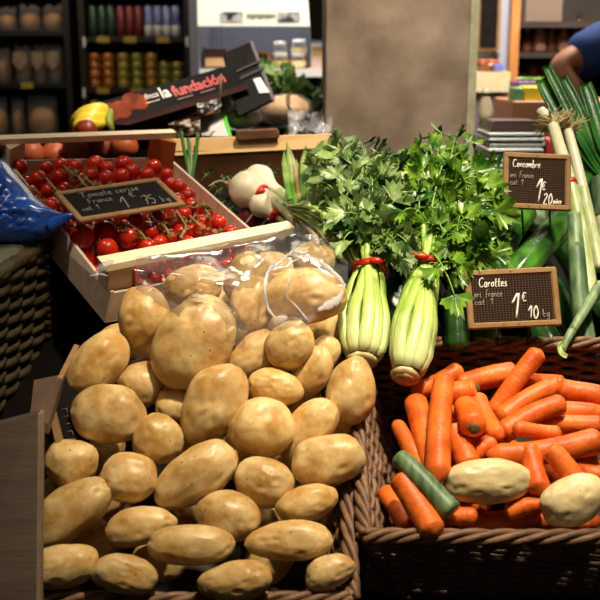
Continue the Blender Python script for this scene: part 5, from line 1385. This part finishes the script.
cuke([P(420,232,1.50), P(404,268,1.46), P(396,300,1.42), P(392,330,1.40)], .018, 'dark courgette lying between the two celery bunches', M['cuke_dark'], 4, 'courgette', 'courgettes by the celery')
cuke([P(456,290,1.36), P(457,318,1.345), P(458,352,1.33)], .0165, 'courgette hanging down over the rear wicker rim, left of the board', M['cuke_dark'], 5, 'courgette', 'courgettes by the celery')
cuke([P(484,300,1.38), P(485,325,1.365), P(482,345,1.355)], .0165, 'courgette end showing under the lower board\'s left half', M['cuke'], 6, 'courgette', 'courgettes by the celery')
cuke([P(552,226,1.62), P(525,215,1.62), P(500,222,1.62)], .022, 'pale green cucumber lying across behind the upper board', M['leek_pale'], 7)
for k, (u, v) in enumerate(((560,300),(530,310),(440,250),(545,330),(470,240),(585,280),(415,300))):
    c = P(u, v, 1.52+.02*(k % 3)); cuke([c-V((.02, -.09, -.045)), c, c+V((.02, -.09, -.045))], .019, 'dark cucumber deep in the black crate', M['cuke_dark'], 20+k, grp='deep cucumbers in the black crate', n=16)
# ------------------------------------------------------------------ leeks at the right edge
def leek(pts, ws, mats, label, leaves, seed, roots=True, band=None, cut=.5):
    n = 26; pth = smoothpath(pts, n); m = len(ws)-1
    wv = [ws[min(int(i/(n-1)*m), m-1)]+(ws[min(int(i/(n-1)*m), m-1)+1]-ws[min(int(i/(n-1)*m), m-1)])*((i/(n-1)*m)-min(int(i/(n-1)*m), m-1)) for i in range(n)]
    root = thing('leek', pth[0], label, 'leek'); c_ = int(n*cut)
    obj('white_shaft', MB().sweep(pth[:c_+1], wv[:c_+1], 16), mats[0], root)
    obj('green_shaft', MB().sweep(pth[max(0, c_-1):], [x*1.02 for x in wv[max(0, c_-1):]], 16), mats[1], root)
    rr_ = random.Random(seed)
    if roots:
        mb = MB(); ax = (pth[0]-pth[1]).normalized(); sd = ax.orthogonal().normalized(); s2 = ax.cross(sd)
        for k in range(85):
            a = rr_.uniform(0, 6.28); o_ = pth[0]+(sd*math.cos(a)+s2*math.sin(a))*wv[0]*rr_.uniform(.1, .8); dr = (ax*.8+(sd*math.cos(a)+s2*math.sin(a))*rr_.uniform(.4, 1.3)+V((0, 0, -.3))).normalized(); L_ = rr_.uniform(.015, .040)
            p1_ = o_+dr*L_*.5; p2_ = o_+dr*L_+V((rr_.uniform(-.009, .009), rr_.uniform(-.009, .009), rr_.uniform(-.012, .004)))
            mb.sweep(smoothpath([o_, p1_, p2_], 6), [.0010, .0010, .0009, .0008, .0006, .0004], 5)
        obj('roots', mb, M['roothair'], root)
    for lf in leaves:
        lp = smoothpath(lf[0], 16); W_ = lf[1]; mb = MB()
        sec = [(-1, .38), (-.55, .1), (0, -.12), (.55, .1), (1, .38), (.55, -.02), (0, -.26), (-.55, -.02)]
        mb.sweep(lp, [(W_*min(1, .35+i/6)*(1 if i < 12 else 1-.2*(i-12)/3), W_*.9*min(1, .35+i/6)) for i in range(16)], sec=sec, up=V((0, -1, .35)), smooth=True)
        obj('leaf', mb, lf[2], root)
    if band:
        i = int(band*n); t = (pth[i+1]-pth[i]).normalized()
        obj('rubber_band', MB().lathe(aim(pth[i]-t*.004, t), [(wv[i]*1.08, 0), (wv[i]*1.14, .002), (wv[i]*1.14, .007), (wv[i]*1.08, .009)], 20), M['band'], root)
    return root
LG = M['leek_leaf']
leek([P(553,126,1.62), P(563,160,1.57), P(574,200,1.53), P(584,250,1.49), P(590,300,1.46)], [.0095,.0105,.0105,.011,.013], (M['bulb'], M['leek']), 'pale leek with shaggy roots leaning behind the upper price board', [], 1, band=.42, cut=.35)
leek([P(568,131,1.64), P(578,170,1.60), P(588,215,1.56), P(600,270,1.52)], [.008,.009,.010,.011], (M['bulb'], M['leek']), 'slim pale leek close right of the shaggy rooted one', [], 2, cut=.5)
leek([P(541,112,1.72), P(549,120,1.70), P(558,132,1.68)], [.010,.010,.008], (M['bulb'], M['leek']), 'cut white leek end lying above the shaggy roots', [], 3, roots=False)
leek([P(574,214,1.47), P(577,260,1.44), P(581,310,1.41), P(590,362,1.38)], [.0095,.0125,.0135,.0135], (M['leek_pale'], M['leek_dark']), 'thick grey green leek running down the right edge', [], 4, roots=False, cut=.3)
leek([P(562,352,1.335), P(568,338,1.345), P(580,318,1.36), P(600,285,1.40)], [.0035,.0055,.0065,.008], (M['leek_pale'], M['leek_pale']), 'thin green leek whose frayed tip hangs before the rear wicker wall', [([P(566,342,1.33), P(560,346,1.325), P(561,353,1.32), P(567,357,1.318)], .0035, M['onion_leaf'])], 5, roots=False)
lv = []
for (a, b, c, d_, w_, m_) in (((600,175),(575,140),(555,108),(540,80),.0125,LG), ((604,180),(580,135),(562,98),(546,66),.010,LG), ((606,170),(592,140),(578,105),(563,77),.009,LG),
                       ((612,170),(602,140),(592,108),(584,84),.014,LG), ((600,200),(585,170),(570,140),(560,110),.013,LG), ((606,200),(596,176),(584,150),(573,128),.012,M['onion_leaf']), ((600,215),(586,190),(573,165),(565,150),.012,LG), ((596,190),(578,160),(566,128),(556,92),.010,LG)):
    lv.append(([P(*a, 1.68), P(*b, 1.69), P(*c, 1.71), P(*d_, 1.73)], w_, m_))
leek([P(606,260,1.60), P(604,230,1.62), P(602,205,1.64), P(600,180,1.66)], [.015,.015,.016,.017], (M['leek'], M['leek_dark']), 'leek with broad dark green leaves fanning up at the right edge', lv, 6, roots=False)

# ------------------------------------------------------------------ white spring onions
def onion(bulbp, axis, R_, stem, leaves, label, seed, band=None):
    """bulb at bulbp, axis from root to neck; stem path; leaves list of paths"""
    root = thing('spring_onion', bulbp, label, 'onion'); a_ = V(axis).normalized(); T = aim(bulbp, a_)
    prof = [(.001,-.86),(.30,-.84),(.62,-.70),(.90,-.35),(1,.02),(.93,.36),(.70,.74),(.48,1.10),(.36,1.5),(.30,1.9)]
    pf = [(r*R_, z*R_) for r, z in prof]
    mb = MB(); seg = 28; vs = []
    ppf = smoothpath([V((r, 0, z)) for r, z in pf], 26)
    for p_ in ppf:
        for j in range(seg):
            an = 2*math.pi*j/seg; r = p_.x*(1+.02*math.cos(7*an)); vs.append(T @ V((r*math.cos(an), r*math.sin(an), p_.z)))
    mb.add(vs, [(i*seg+j, i*seg+(j+1) % seg, (i+1)*seg+(j+1) % seg, (i+1)*seg+j) for i in range(25) for j in range(seg)]+[tuple(reversed(range(seg))), tuple(range(25*seg, 26*seg))])
    obj('bulb', mb, M['bulb'], root)
    rr_ = random.Random(seed); mb = MB()
    for k in range(18):
        an = rr_.uniform(0, 6.28); q = T @ V((math.cos(an)*R_*.2, math.sin(an)*R_*.2, -.84*R_)); e = q-a_*rr_.uniform(.006, .016)+V((rr_.uniform(-.008, .008), 0, rr_.uniform(-.008, .008)))
        mb.sweep([q, (q+e)/2, e], [.0008, .0007, .0004], 5)
    obj('roots', mb, M['roothair'], root)
    neck = T @ V((0, 0, 1.85*R_))
    pth = smoothpath([neck]+stem, 18)
    obj('stem', MB().sweep(pth, [R_*.31*(1-.15*i/17) for i in range(18)], 14), M['leek'], root)
    if band:
        bp_ = T @ V((0, 0, band*R_)); mb = MB(); rr2 = R_*.55
        mb.lathe(aim(bp_-a_*.004, a_), [(rr2, 0), (rr2*1.1, .002), (rr2*1.1, .007), (rr2, .009)], 22); mb.blob(aim(bp_+V((0, -rr2, rr2*.5)), V((1, 0, .3))) @ Matrix.Diagonal((.004, .004, .008, 1)), 10, 8)
        obj('rubber_band', mb, M['band'], root)
    for lf, w_, m_ in leaves:
        lp = smoothpath([pth[-2]]+lf if lf[0] is None else lf, 18)
        obj('leaf', MB().sweep(lp, [(w_*(1-.25*i/17), w_*.5*(1-.2*i/17)) for i in range(18)], 10, up=V((0, -.7, .7))), m_, root)
OL, OD = M['onion_leaf'], M['onion_dry']
def PO(u, v, d): return P(u, v, d+.12*max(0, min(1, (d-1.48)/.08)) - (.05 if d < 1.53 and u > 318 else 0))
d1 = 1.56
onion(PO(246,189,1.60), PO(268,196,1.58)-PO(243,186,1.60), .0320, [PO(287,212,1.545), PO(297,224,1.53)],
      [([PO(292,206,1.55), PO(304,214,1.53), PO(314,228,1.51), PO(322,246,1.49)], .0075, OL), ([PO(290,214,1.55), PO(300,222,1.53), PO(305,236,1.51), PO(306,250,1.49)], .0065, OL),
       ([PO(290,208,1.55), PO(310,216,1.52), PO(330,232,1.50), PO(344,252,1.48)], .006, OL), ([PO(296,210,1.54), PO(312,226,1.52), PO(326,244,1.50), PO(338,262,1.48)], .005, OD), ([PO(284,204,1.55), PO(296,214,1.53), PO(300,230,1.51)], .006, OL)],
      'large white onion bulb at left of the bunch with red band', 1, band=1.0)
onion(PO(258,181,1.635), PO(280,192,1.60)-PO(258,181,1.635), .0300, [PO(292,204,1.575), PO(302,212,1.56)],
      [([PO(300,208,1.56), PO(318,212,1.54), PO(334,224,1.52), PO(352,240,1.50)], .0065, OL), ([PO(300,208,1.56), PO(312,222,1.53), PO(320,236,1.51)], .006, OD)],
      'white onion bulb behind the large one, tinged yellow green', 2)
onion(PO(262,204,1.585), PO(285,222,1.56)-PO(262,204,1.585), .0236, [PO(292,226,1.545), PO(304,236,1.53)],
      [([PO(300,230,1.54), PO(314,240,1.52), PO(330,256,1.50)], .006, OL)], 'small white onion bulb lowest of the bunch above the second red band', 3, band=1.5)
so_ = [o for o in bpy.data.objects if o.get('label', '').startswith('large white onion bulb')][0]
for (a, b, c, d_, w_, m_) in (((292,208),(310,211),(328,222),(346,246),.0062,OL), ((292,212),(308,220),(322,232),(334,256),.0056,OL), ((296,214),(306,226),(314,234),(324,244),.0040,OD), ((290,206),(306,205),(322,212),(336,232),.0052,OL), ((298,216),(312,228),(324,236),(330,244),.0034,OD), ((294,210),(312,215),(330,232),(341,258),.0045,OL)):
    obj('leaf', MB().sweep(smoothpath([P(*a, 1.60), P(*b, 1.48), P(*c, 1.405), P(*d_, 1.365)], 18), [(w_*(1-.3*i/17), w_*.5) for i in range(18)], 10, up=V((0, -.7, .7))), m_, so_)
# upright green onion bunch
root = thing('green_onion_bunch', P(318,222,1.60), 'bunch of cut green onion tops standing up beside the celery leaves', 'onion')
for (u0,v0,u1,v1,u2,v2,w_,m_) in ((290,200,286,176,284,152,.006,OL),(296,205,292,180,287,142,.006,OL),(300,208,304,180,306,146,.0095,OL),(308,212,312,180,319,143,.009,OL),(314,216,320,190,330,155,.007,OD),
        (318,220,328,190,334,160,.010,OL),(306,220,300,190,296,160,.007,OL),(322,225,334,196,342,164,.009,OL),(310,214,318,184,326,156,.005,OD),(300,206,296,176,290,148,.004,OD)):
    lp = smoothpath([P(u0,v0,1.60), P(u1,v1,1.63), P(u2,v2,1.66)], 16)
    obj('leaf', MB().sweep(lp, [(w_*(.8+.2*i/15)*(1 if i < 12 else 1-.22*(i-11)), w_*.35) for i in range(16)], 10, up=V((0, -1, .3))), m_, root)
obj('neck', MB().sweep(smoothpath([P(312,232,1.56), P(308,220,1.585), P(304,206,1.61)], 8), [.014,.016,.017,.017,.016,.015,.014,.012], 16), M['leek'], root)
# small bunch behind tray post
root = thing('chive_bunch', P(191,182,1.83), 'small tuft of dark green onion leaves beside the tray corner', 'onion')
for (u2, v2, w_, m_) in ((181,131,.006,LG),(188,138,.005,LG),(191,140,.003,OD),(198,134,.006,LG),(186,150,.004,OL),(195,146,.004,LG)):
    obj('leaf', MB().sweep(smoothpath([P(191,184,1.83), P((191+u2)/2+.5,162,1.845), P(u2,v2,1.86)], 12), [(w_*.62*(.7+.3*i/11), w_*.3) for i in range(12)], 8, up=V((0, -1, .3))), m_, root)
# dark red radishes / beet under the onion
m_rad = mat('radicchio_red', '4A101C', .4, c2='7A2030', scale=30)
for k, (u, v, r) in enumerate(((250,219,13),(262,226,11))):
    c = P(u, v, 1.73); o = obj('radicchio_head', MB().blob(Matrix.Translation(c) @ Matrix.Scale(r*1.73/1000, 4), 24, 16, lambda q: 1+.12*abs(nz(q, 3, k))), m_rad); tag(o, 'dark red radicchio head under the white onions, %s one' % ('left', 'right')[k], 'radicchio', 'radicchio heads')
    obj('white_rib', MB().sweep(smoothpath([c+V((-.01, -.018, -.008)), c+V((0, -.023, .004)), c+V((.008, -.016, .014))], 8), [.0016]*8, 6), M['bulb'], o)
for k, (u, v) in enumerate(((228,176),(234,206),(226,200),(268,166),(276,172),(240,226),(272,232),(210,172),(218,182),(222,188),(262,168),(234,214))):
    c = P(u, v, 1.79 if v < 190 else 1.75); ml_, ms_ = MB(), MB()
    leaf_spray(ml_, ms_, [c-V((.016, 0, .016)), c-V((.008, 0, .006)), c], .009, V((0, -.7, .7)), 900+k, 1, .0015)
    o = obj('herb_sprig', ml_, M['herb'], label=None); tag(o, 'small dark green leaf sprig around the white onions', 'herb', 'leaf sprigs around the white onions')
    obj('stem', ms_, M['celery_in'], o)
o = obj('white_strand', MB().sweep(smoothpath([P(209,186,1.79), P(218,181,1.79), P(228,183,1.77), P(236,190,1.75)], 14), [.0011]*14, 5), M['bulb']); tag(o, 'thin white root strand curling left of the large onion', 'root')
# lettuce in background
ml_, ms_ = MB(), MB()
for k, (e_, n_) in enumerate(spray_points([(264,66),(285,68),(305,84),(324,92),(326,112),(296,104),(272,96)], 44, lambda u, v: 2.62, .05, 12, 4)):
    leaf_spray(ml_, ms_, bez(P(300,118,2.66), P(298,108,2.66), (e_+P(296,100,2.66))/2, e_, 8), .030, n_, 950+k, 1, .0025)
o = obj('leafy_greens', ml_, leaf_mat('salad_leaf', '4E7A2C', '9DB878', .45, .25)); tag(o, 'bright leafy green salad behind the wrapped loaves', 'greens'); obj('stems', ms_, M['celery_in'], o)
crate_simple(-.14, .04, 2.56, 2.8, .10, M['black_card'], 'dark crate under the leafy salad behind the loaves', 'salad_crate')

# ------------------------------------------------------------------ clear film over tray rail and potatoes
def tin(keys, u):
    for (a, va), (b, vb) in zip(keys, keys[1:]):
        if u <= b: f = (u-a)/(b-a); return va+(vb-va)*f
    return keys[-1][1]
def film(s, t):
    u = 136+s*212; vt = tin([(0,256),(.3,248),(.55,240),(.72,224),(.82,222),(1,262)], s); vb = tin([(0,290),(.2,316),(.5,350),(.62,332),(.8,328),(1,286)], s)
    v = vt+(vb-vt)*t
    dr = tin([(0,1.375),(.35,1.42),(.7,1.45),(1,1.33)], s)-.012; db = tin([(0,1.29),(.3,1.215),(.5,1.25),(.8,1.245),(1,1.30)], s)
    f = min(1, t*2.2); d_ = dr+(db-dr)*(f*f*(3-2*f))
    p = P(u, v, d_); w_ = nz((s*9, t*6, 2), 1)*.010+nz((s*22+t*9, t*10, 5), 1)*.005
    return p-FW*(w_+.006)
bpy.context.view_layer.update(); DG = bpy.context.evaluated_depsgraph_get()
NU, NV = 96, 64; UVp = []; HIT = []
for j_ in range(NV):
    for i_ in range(NU):
        q = film(i_/(NU-1), j_/(NV-1)); D_ = (q-CAM); dd_ = depth(q); u_ = 300+1000*D_.dot(RT)/dd_; v_ = 300-1000*D_.dot(UP)/dd_
        UVp.append((u_, v_)); ry = (P(u_, v_, 1)-CAM).normalized()
        ok, loc, *_r = sc.ray_cast(DG, CAM+ry*.4, ry)
        HIT.append(min(dd_+.03, depth(loc)) if ok else dd_)
DD = [h-.004 for h in HIT]
for it in range(60):
    N_ = DD[:]
    for j_ in range(NV):
        for i_ in range(NU):
            k_ = j_*NU+i_; nb = [DD[k_+o_] for o_, c_ in ((-1, i_ > 0), (1, i_ < NU-1), (-NU, j_ > 0), (NU, j_ < NV-1)) if c_]
            N_[k_] = min(HIT[k_]-.0035, sum(nb)/len(nb))
    DD = N_
def drape(s_, t_):
    k_ = round(t_*(NV-1))*NU+round(s_*(NU-1)); u_, v_ = UVp[k_]; w_ = abs(nz((u_*.06, v_*.05, 2), 1))*.0045+abs(nz((u_*.13+v_*.05, v_*.12, 5), 1))*.0022
    return P(u_, v_, DD[k_]-w_)
fm = obj('plastic_film', MB().grid(drape, NU, NV), M['film']); tag(fm, 'crumpled clear plastic film over the tray rail and upper potatoes', 'film')
def fold(pix, ds, w_, label=None):
    def fd(u, v, d0):
        b_ = min(range(0, len(UVp)), key=lambda k_: (UVp[k_][0]-u)**2+(UVp[k_][1]-v)**2)
        return DD[b_]-.004 if (UVp[b_][0]-u)**2+(UVp[b_][1]-v)**2 < 30 else d0
    pts = smoothpath([P(u, v, fd(u, v, d_)) for (u, v), d_ in zip(pix, ds)], 22)
    obj('fold', MB().sweep(pts, [(w_*(.4+.9*math.sin(math.pi*i/21))*(1+.5*nz((i*.7, w_*1000, 0), 1)), w_*.5) for i in range(22)], 8, up=-FW), M['film_edge'], fm)
fold([(293,250),(279,263),(268,272),(265,290),(268,308),(276,318)], [1.36,1.31,1.275,1.245,1.235,1.23], .0022)
fold([(294,252),(312,258),(326,266),(338,276),(346,286)], [1.36,1.31,1.28,1.27,1.27], .0020)
fold([(318,310),(328,305),(338,299),(343,290)], [1.235,1.235,1.24,1.25], .0045)  # pale fold painting a white glint on the film
fold([(274,322),(280,319),(287,317)], [1.225,1.225,1.225], .0036)  # short pale fold standing for a white reflection on the film
fold([(293,270),(288,284),(286,300)], [1.26,1.245,1.24], .0007)
fold([(288,298),(298,308),(308,320)], [1.24,1.235,1.235], .0007)
fold([(188,298),(198,296),(207,300)], [1.20,1.198,1.20], .0022)
fold([(134,310),(146,311),(158,316)], [1.285,1.28,1.275], .0022)
fold([(306,236),(314,239),(318,243)], [1.38,1.37,1.36], .0040)
fold([(96,272),(104,266),(113,261)], [1.362,1.358,1.356], .0040)
fold([(90,276),(100,274),(108,276)], [1.36,1.36,1.36], .0012)
# ------------------------------------------------------------------ left side: grey basket, blue bag, paper, wooden crate, edge-on slate
def lwall(s, h):     # recedes from near left to far right
    A_ = P(-75, 318, 1.22); B_ = P(47, 243, 1.55); L_ = (B_-A_).length; d_ = (B_-A_)/L_
    n_ = d_.cross(V((0, 0, 1))).normalized()
    return A_+d_*s - V((0, 0, 1))*h - n_*h*.12, n_
A_, B_ = P(-75, 318, 1.22), P(47, 243, 1.55); LL = (B_-A_).length
bk = thing('wicker_basket', (A_+B_)/2-V((0, 0, .32)), 'dark grey wicker basket at the left edge under the blue bag', 'basket')
mb = MB(); weave(mb, lwall, LL, .21, r=.0062, pitch=.0105, amp=.006, stake=.04, seed=5); stakes(mb, lwall, LL, .21, .04, .004); obj('woven_wall', mb, M['wicker_grey'], bk)
nL = lwall(0, 0)[1]
def lwall2(s, h):
    d_ = -nL; return B_+d_*s-V((0, 0, 1))*h, (B_-A_).normalized()
mb = MB(); weave(mb, lwall2, .25, .21, r=.0055, pitch=.0105, amp=.006, stake=.04, seed=6); obj('woven_wall', mb, M['wicker_shaded'], bk)  # right-hand wall coloured darker to paint its shaded side
mb = MB(); rimcoil(mb, [A_, (A_+B_)/2, B_], r=.0055, R=.006, turns=12, n=80); rimcoil(mb, [B_, B_-nL*.12, B_-nL*.25], r=.0055, R=.006); obj('rim', mb, M['wicker_grey'], bk)
dirL = (B_-A_).normalized()
# liner paper
def liner(s, t):
    p = A_+(B_-A_)*(.30+s*.68) - nL*(t*.22-.006) + V((0, 0, .014+.010*nz((s*5, t*4, 1), 1)-(.02 if t < .05 else 0))); return p
o = obj('liner_paper', MB().grid(liner, 30, 16), mat('liner_greenish', '77796A', .8, c2='5A5C4C', scale=10)); tag(o, 'pale greenish liner paper on the left basket under the blue bag', 'paper')
# blue bag
bpoly = [(-40,150),(-10,154),(4,160),(14,172),(24,184),(36,198),(50,208),(68,216),(58,228),(46,239),(30,243),(10,246),(-12,249),(-40,252)]
def bagpt(s, t, side):
    a = s*2*math.pi; c = (8, 208)
    # radial: ray to polygon
    best = None; dx, dy = math.cos(a), math.sin(a); n = len(bpoly)
    for i in range(n):
        x1, y1 = bpoly[i]; x2, y2 = bpoly[(i+1) % n]; ex_, ey_ = x2-x1, y2-y1; den = dx*ey_-dy*ex_
        if abs(den) < 1e-9: continue
        tt = ((x1-c[0])*ey_-(y1-c[1])*ex_)/den; ss = ((x1-c[0])*dy-(y1-c[1])*dx)/den
        if tt > 0 and 0 <= ss <= 1: best = tt if best is None else max(best, tt)
    r = best or 30
    u, v = c[0]+dx*r*t, c[1]+dy*r*t; hgt = math.sqrt(max(0, 1-t**2.4))
    w_ = .016*nz((u*.045, v*.045, 3), 1)+.010*abs(nz((u*.10+v*.06, v*.11, 7), 1))
    return P(u, v, 1.50-(252-v)*-.0004) - FW*side*(.055*hgt+(w_*hgt if side > 0 else 0))
mb = MB()
mb.grid(lambda s, t: bagpt(s, t, 1), 90, 34); mb.grid(lambda s, t: bagpt(s, t, -.6), 90, 14)
o = obj('blue_bag', mb, M['bluebag']); tag(o, 'crumpled shiny blue plastic bag at the left edge', 'bag')
tp = P(60, 222, 1.49); obj('twisted_corner', MB().sweep(smoothpath([P(48,226,1.485), P(60,220,1.482), P(70,216,1.48), P(77,217,1.476)], 12), [(.011*(1-i/13), .006*(1-i/14)) for i in range(12)], 10, up=-FW), M['bluebag'], o)
# wooden crate bottom left
m_gw = mat('weathered_plank', '5A4A3E', .7, c2='463A32', scale=7, stretch=(1, 1, 12), bump=.3, bscale=30)
m_ge = mat('lit_plank_edge', '8A7660', .7, c2='6E5C48', scale=20)  # paler plank tone with the light on the edge put into it
wc = thing('wooden_crate', P(10, 560, 1.05), 'dark weathered wooden crate in the lower left corner', 'crate')
F0, F1, F2, F3 = P(-60, 640, .99), P(36, 640, .99), P(38, 414, 1.07), P(-60, 440, 1.07)
away = V((.0, 1, .05))
obj('side_panel', MB().hexa([F0, F1, F1+away*.012, F0+away*.012, F3, F2, F2+away*.012, F3+away*.012]), m_gw, wc)
e_ = V((.004, 0, 0)); obj('panel_edge', MB().hexa([F1, F1+e_, F1+e_+away*.012, F1+away*.012, F2, F2+e_, F2+e_+away*.012, F2+away*.012]), m_ge, wc)  # strip coloured paler to paint the crate's lit right edge
obj('side_panel', MB().hexa([P(42,470,1.19), P(52,470,1.19), P(52,470,1.19)+away*.05, P(42,470,1.19)+away*.05, P(42,436,1.22), P(53,430,1.22), P(53,430,1.22)+away*.05, P(42,436,1.22)+away*.05]), m_ge, wc)
b0, b1, b2, b3 = P(30, 416, 1.09), P(48, 424, 1.12), P(64, 374, 1.25), P(34, 380, 1.24)
dn = V((0, 0, -.012))
obj('top_slat', MB().hexa([b0+dn, b1+dn, b2+dn, b3+dn, b0, b1, b2, b3]), mat('slat_brown', '5E4636', .7, c2='4A382C', scale=9), wc)
b0, b1, b2, b3 = P(33, 382, 1.23), P(66, 386, 1.23), P(64, 375, 1.26), P(34, 378, 1.27)
# edge-on slate board
mb = MB(); T0, T1, T2 = P(76.5, 349, 1.29), P(50, 402, 1.21), P(62, 448, 1.17)
bd = thing('slate_board', T2, 'small slate board seen nearly edge-on left of the potatoes', 'sign')
dp = V((.030, .012, -.020)); nrm_ = (T1-T0).cross(dp).normalized()
X_ = dp.normalized()
for A_q, B_q in ((T0, T1), (T1, T2)):
    d_ = (B_q-A_q).normalized(); w1 = d_.cross(FW).normalized(); w1 = w1 if w1.x < 0 else -w1
    mb = MB().sweep([A_q, (A_q+B_q)/2, B_q], [(.0032, .0075)]*3, sec=[(-1, -1), (1, -1), (1, 1), (-1, 1)], up=FW, smooth=False); obj('wooden_frame', mb, M['frame'], bd)
Q = [T0+V((.003, .004, -.002)), T1+V((.004, .004, 0)), T2+V((.003, .004, .002))]; dq = V((.034, .006, -.02))
mb = MB(); q1 = [Q[0], Q[1], Q[2], Q[2]+dq*.9, Q[1]+dq, Q[0]+dq*.4]; mb.add(q1+[q+FW*.003 for q in q1], [(0,1,2,3,4,5),(11,10,9,8,7,6)]+[(i,(i+1) % 6,(i+1) % 6+6,i+6) for i in range(6)], False); obj('slate_panel', mb, M['slate'], bd)
mb = MB()
Mw = frame(Q[1]+V((.003, -.001, .0)), (Q[2]-Q[1]), -FW)
for k, s_ in enumerate(('Pom', 'de', 'te')):
    pass
for k in range(5):
    a = Q[1]+(Q[2]-Q[1])*(.12+.17*k)+dq*.22-FW*.001; mb.sweep([a, a+dq*.16+V((0, 0, .004)), a+dq*.2-V((0, 0, .003)), a+dq*.34], [.0004]*4, 5)
obj('chalk_writing', mb, M['chalk_dim'], bd)
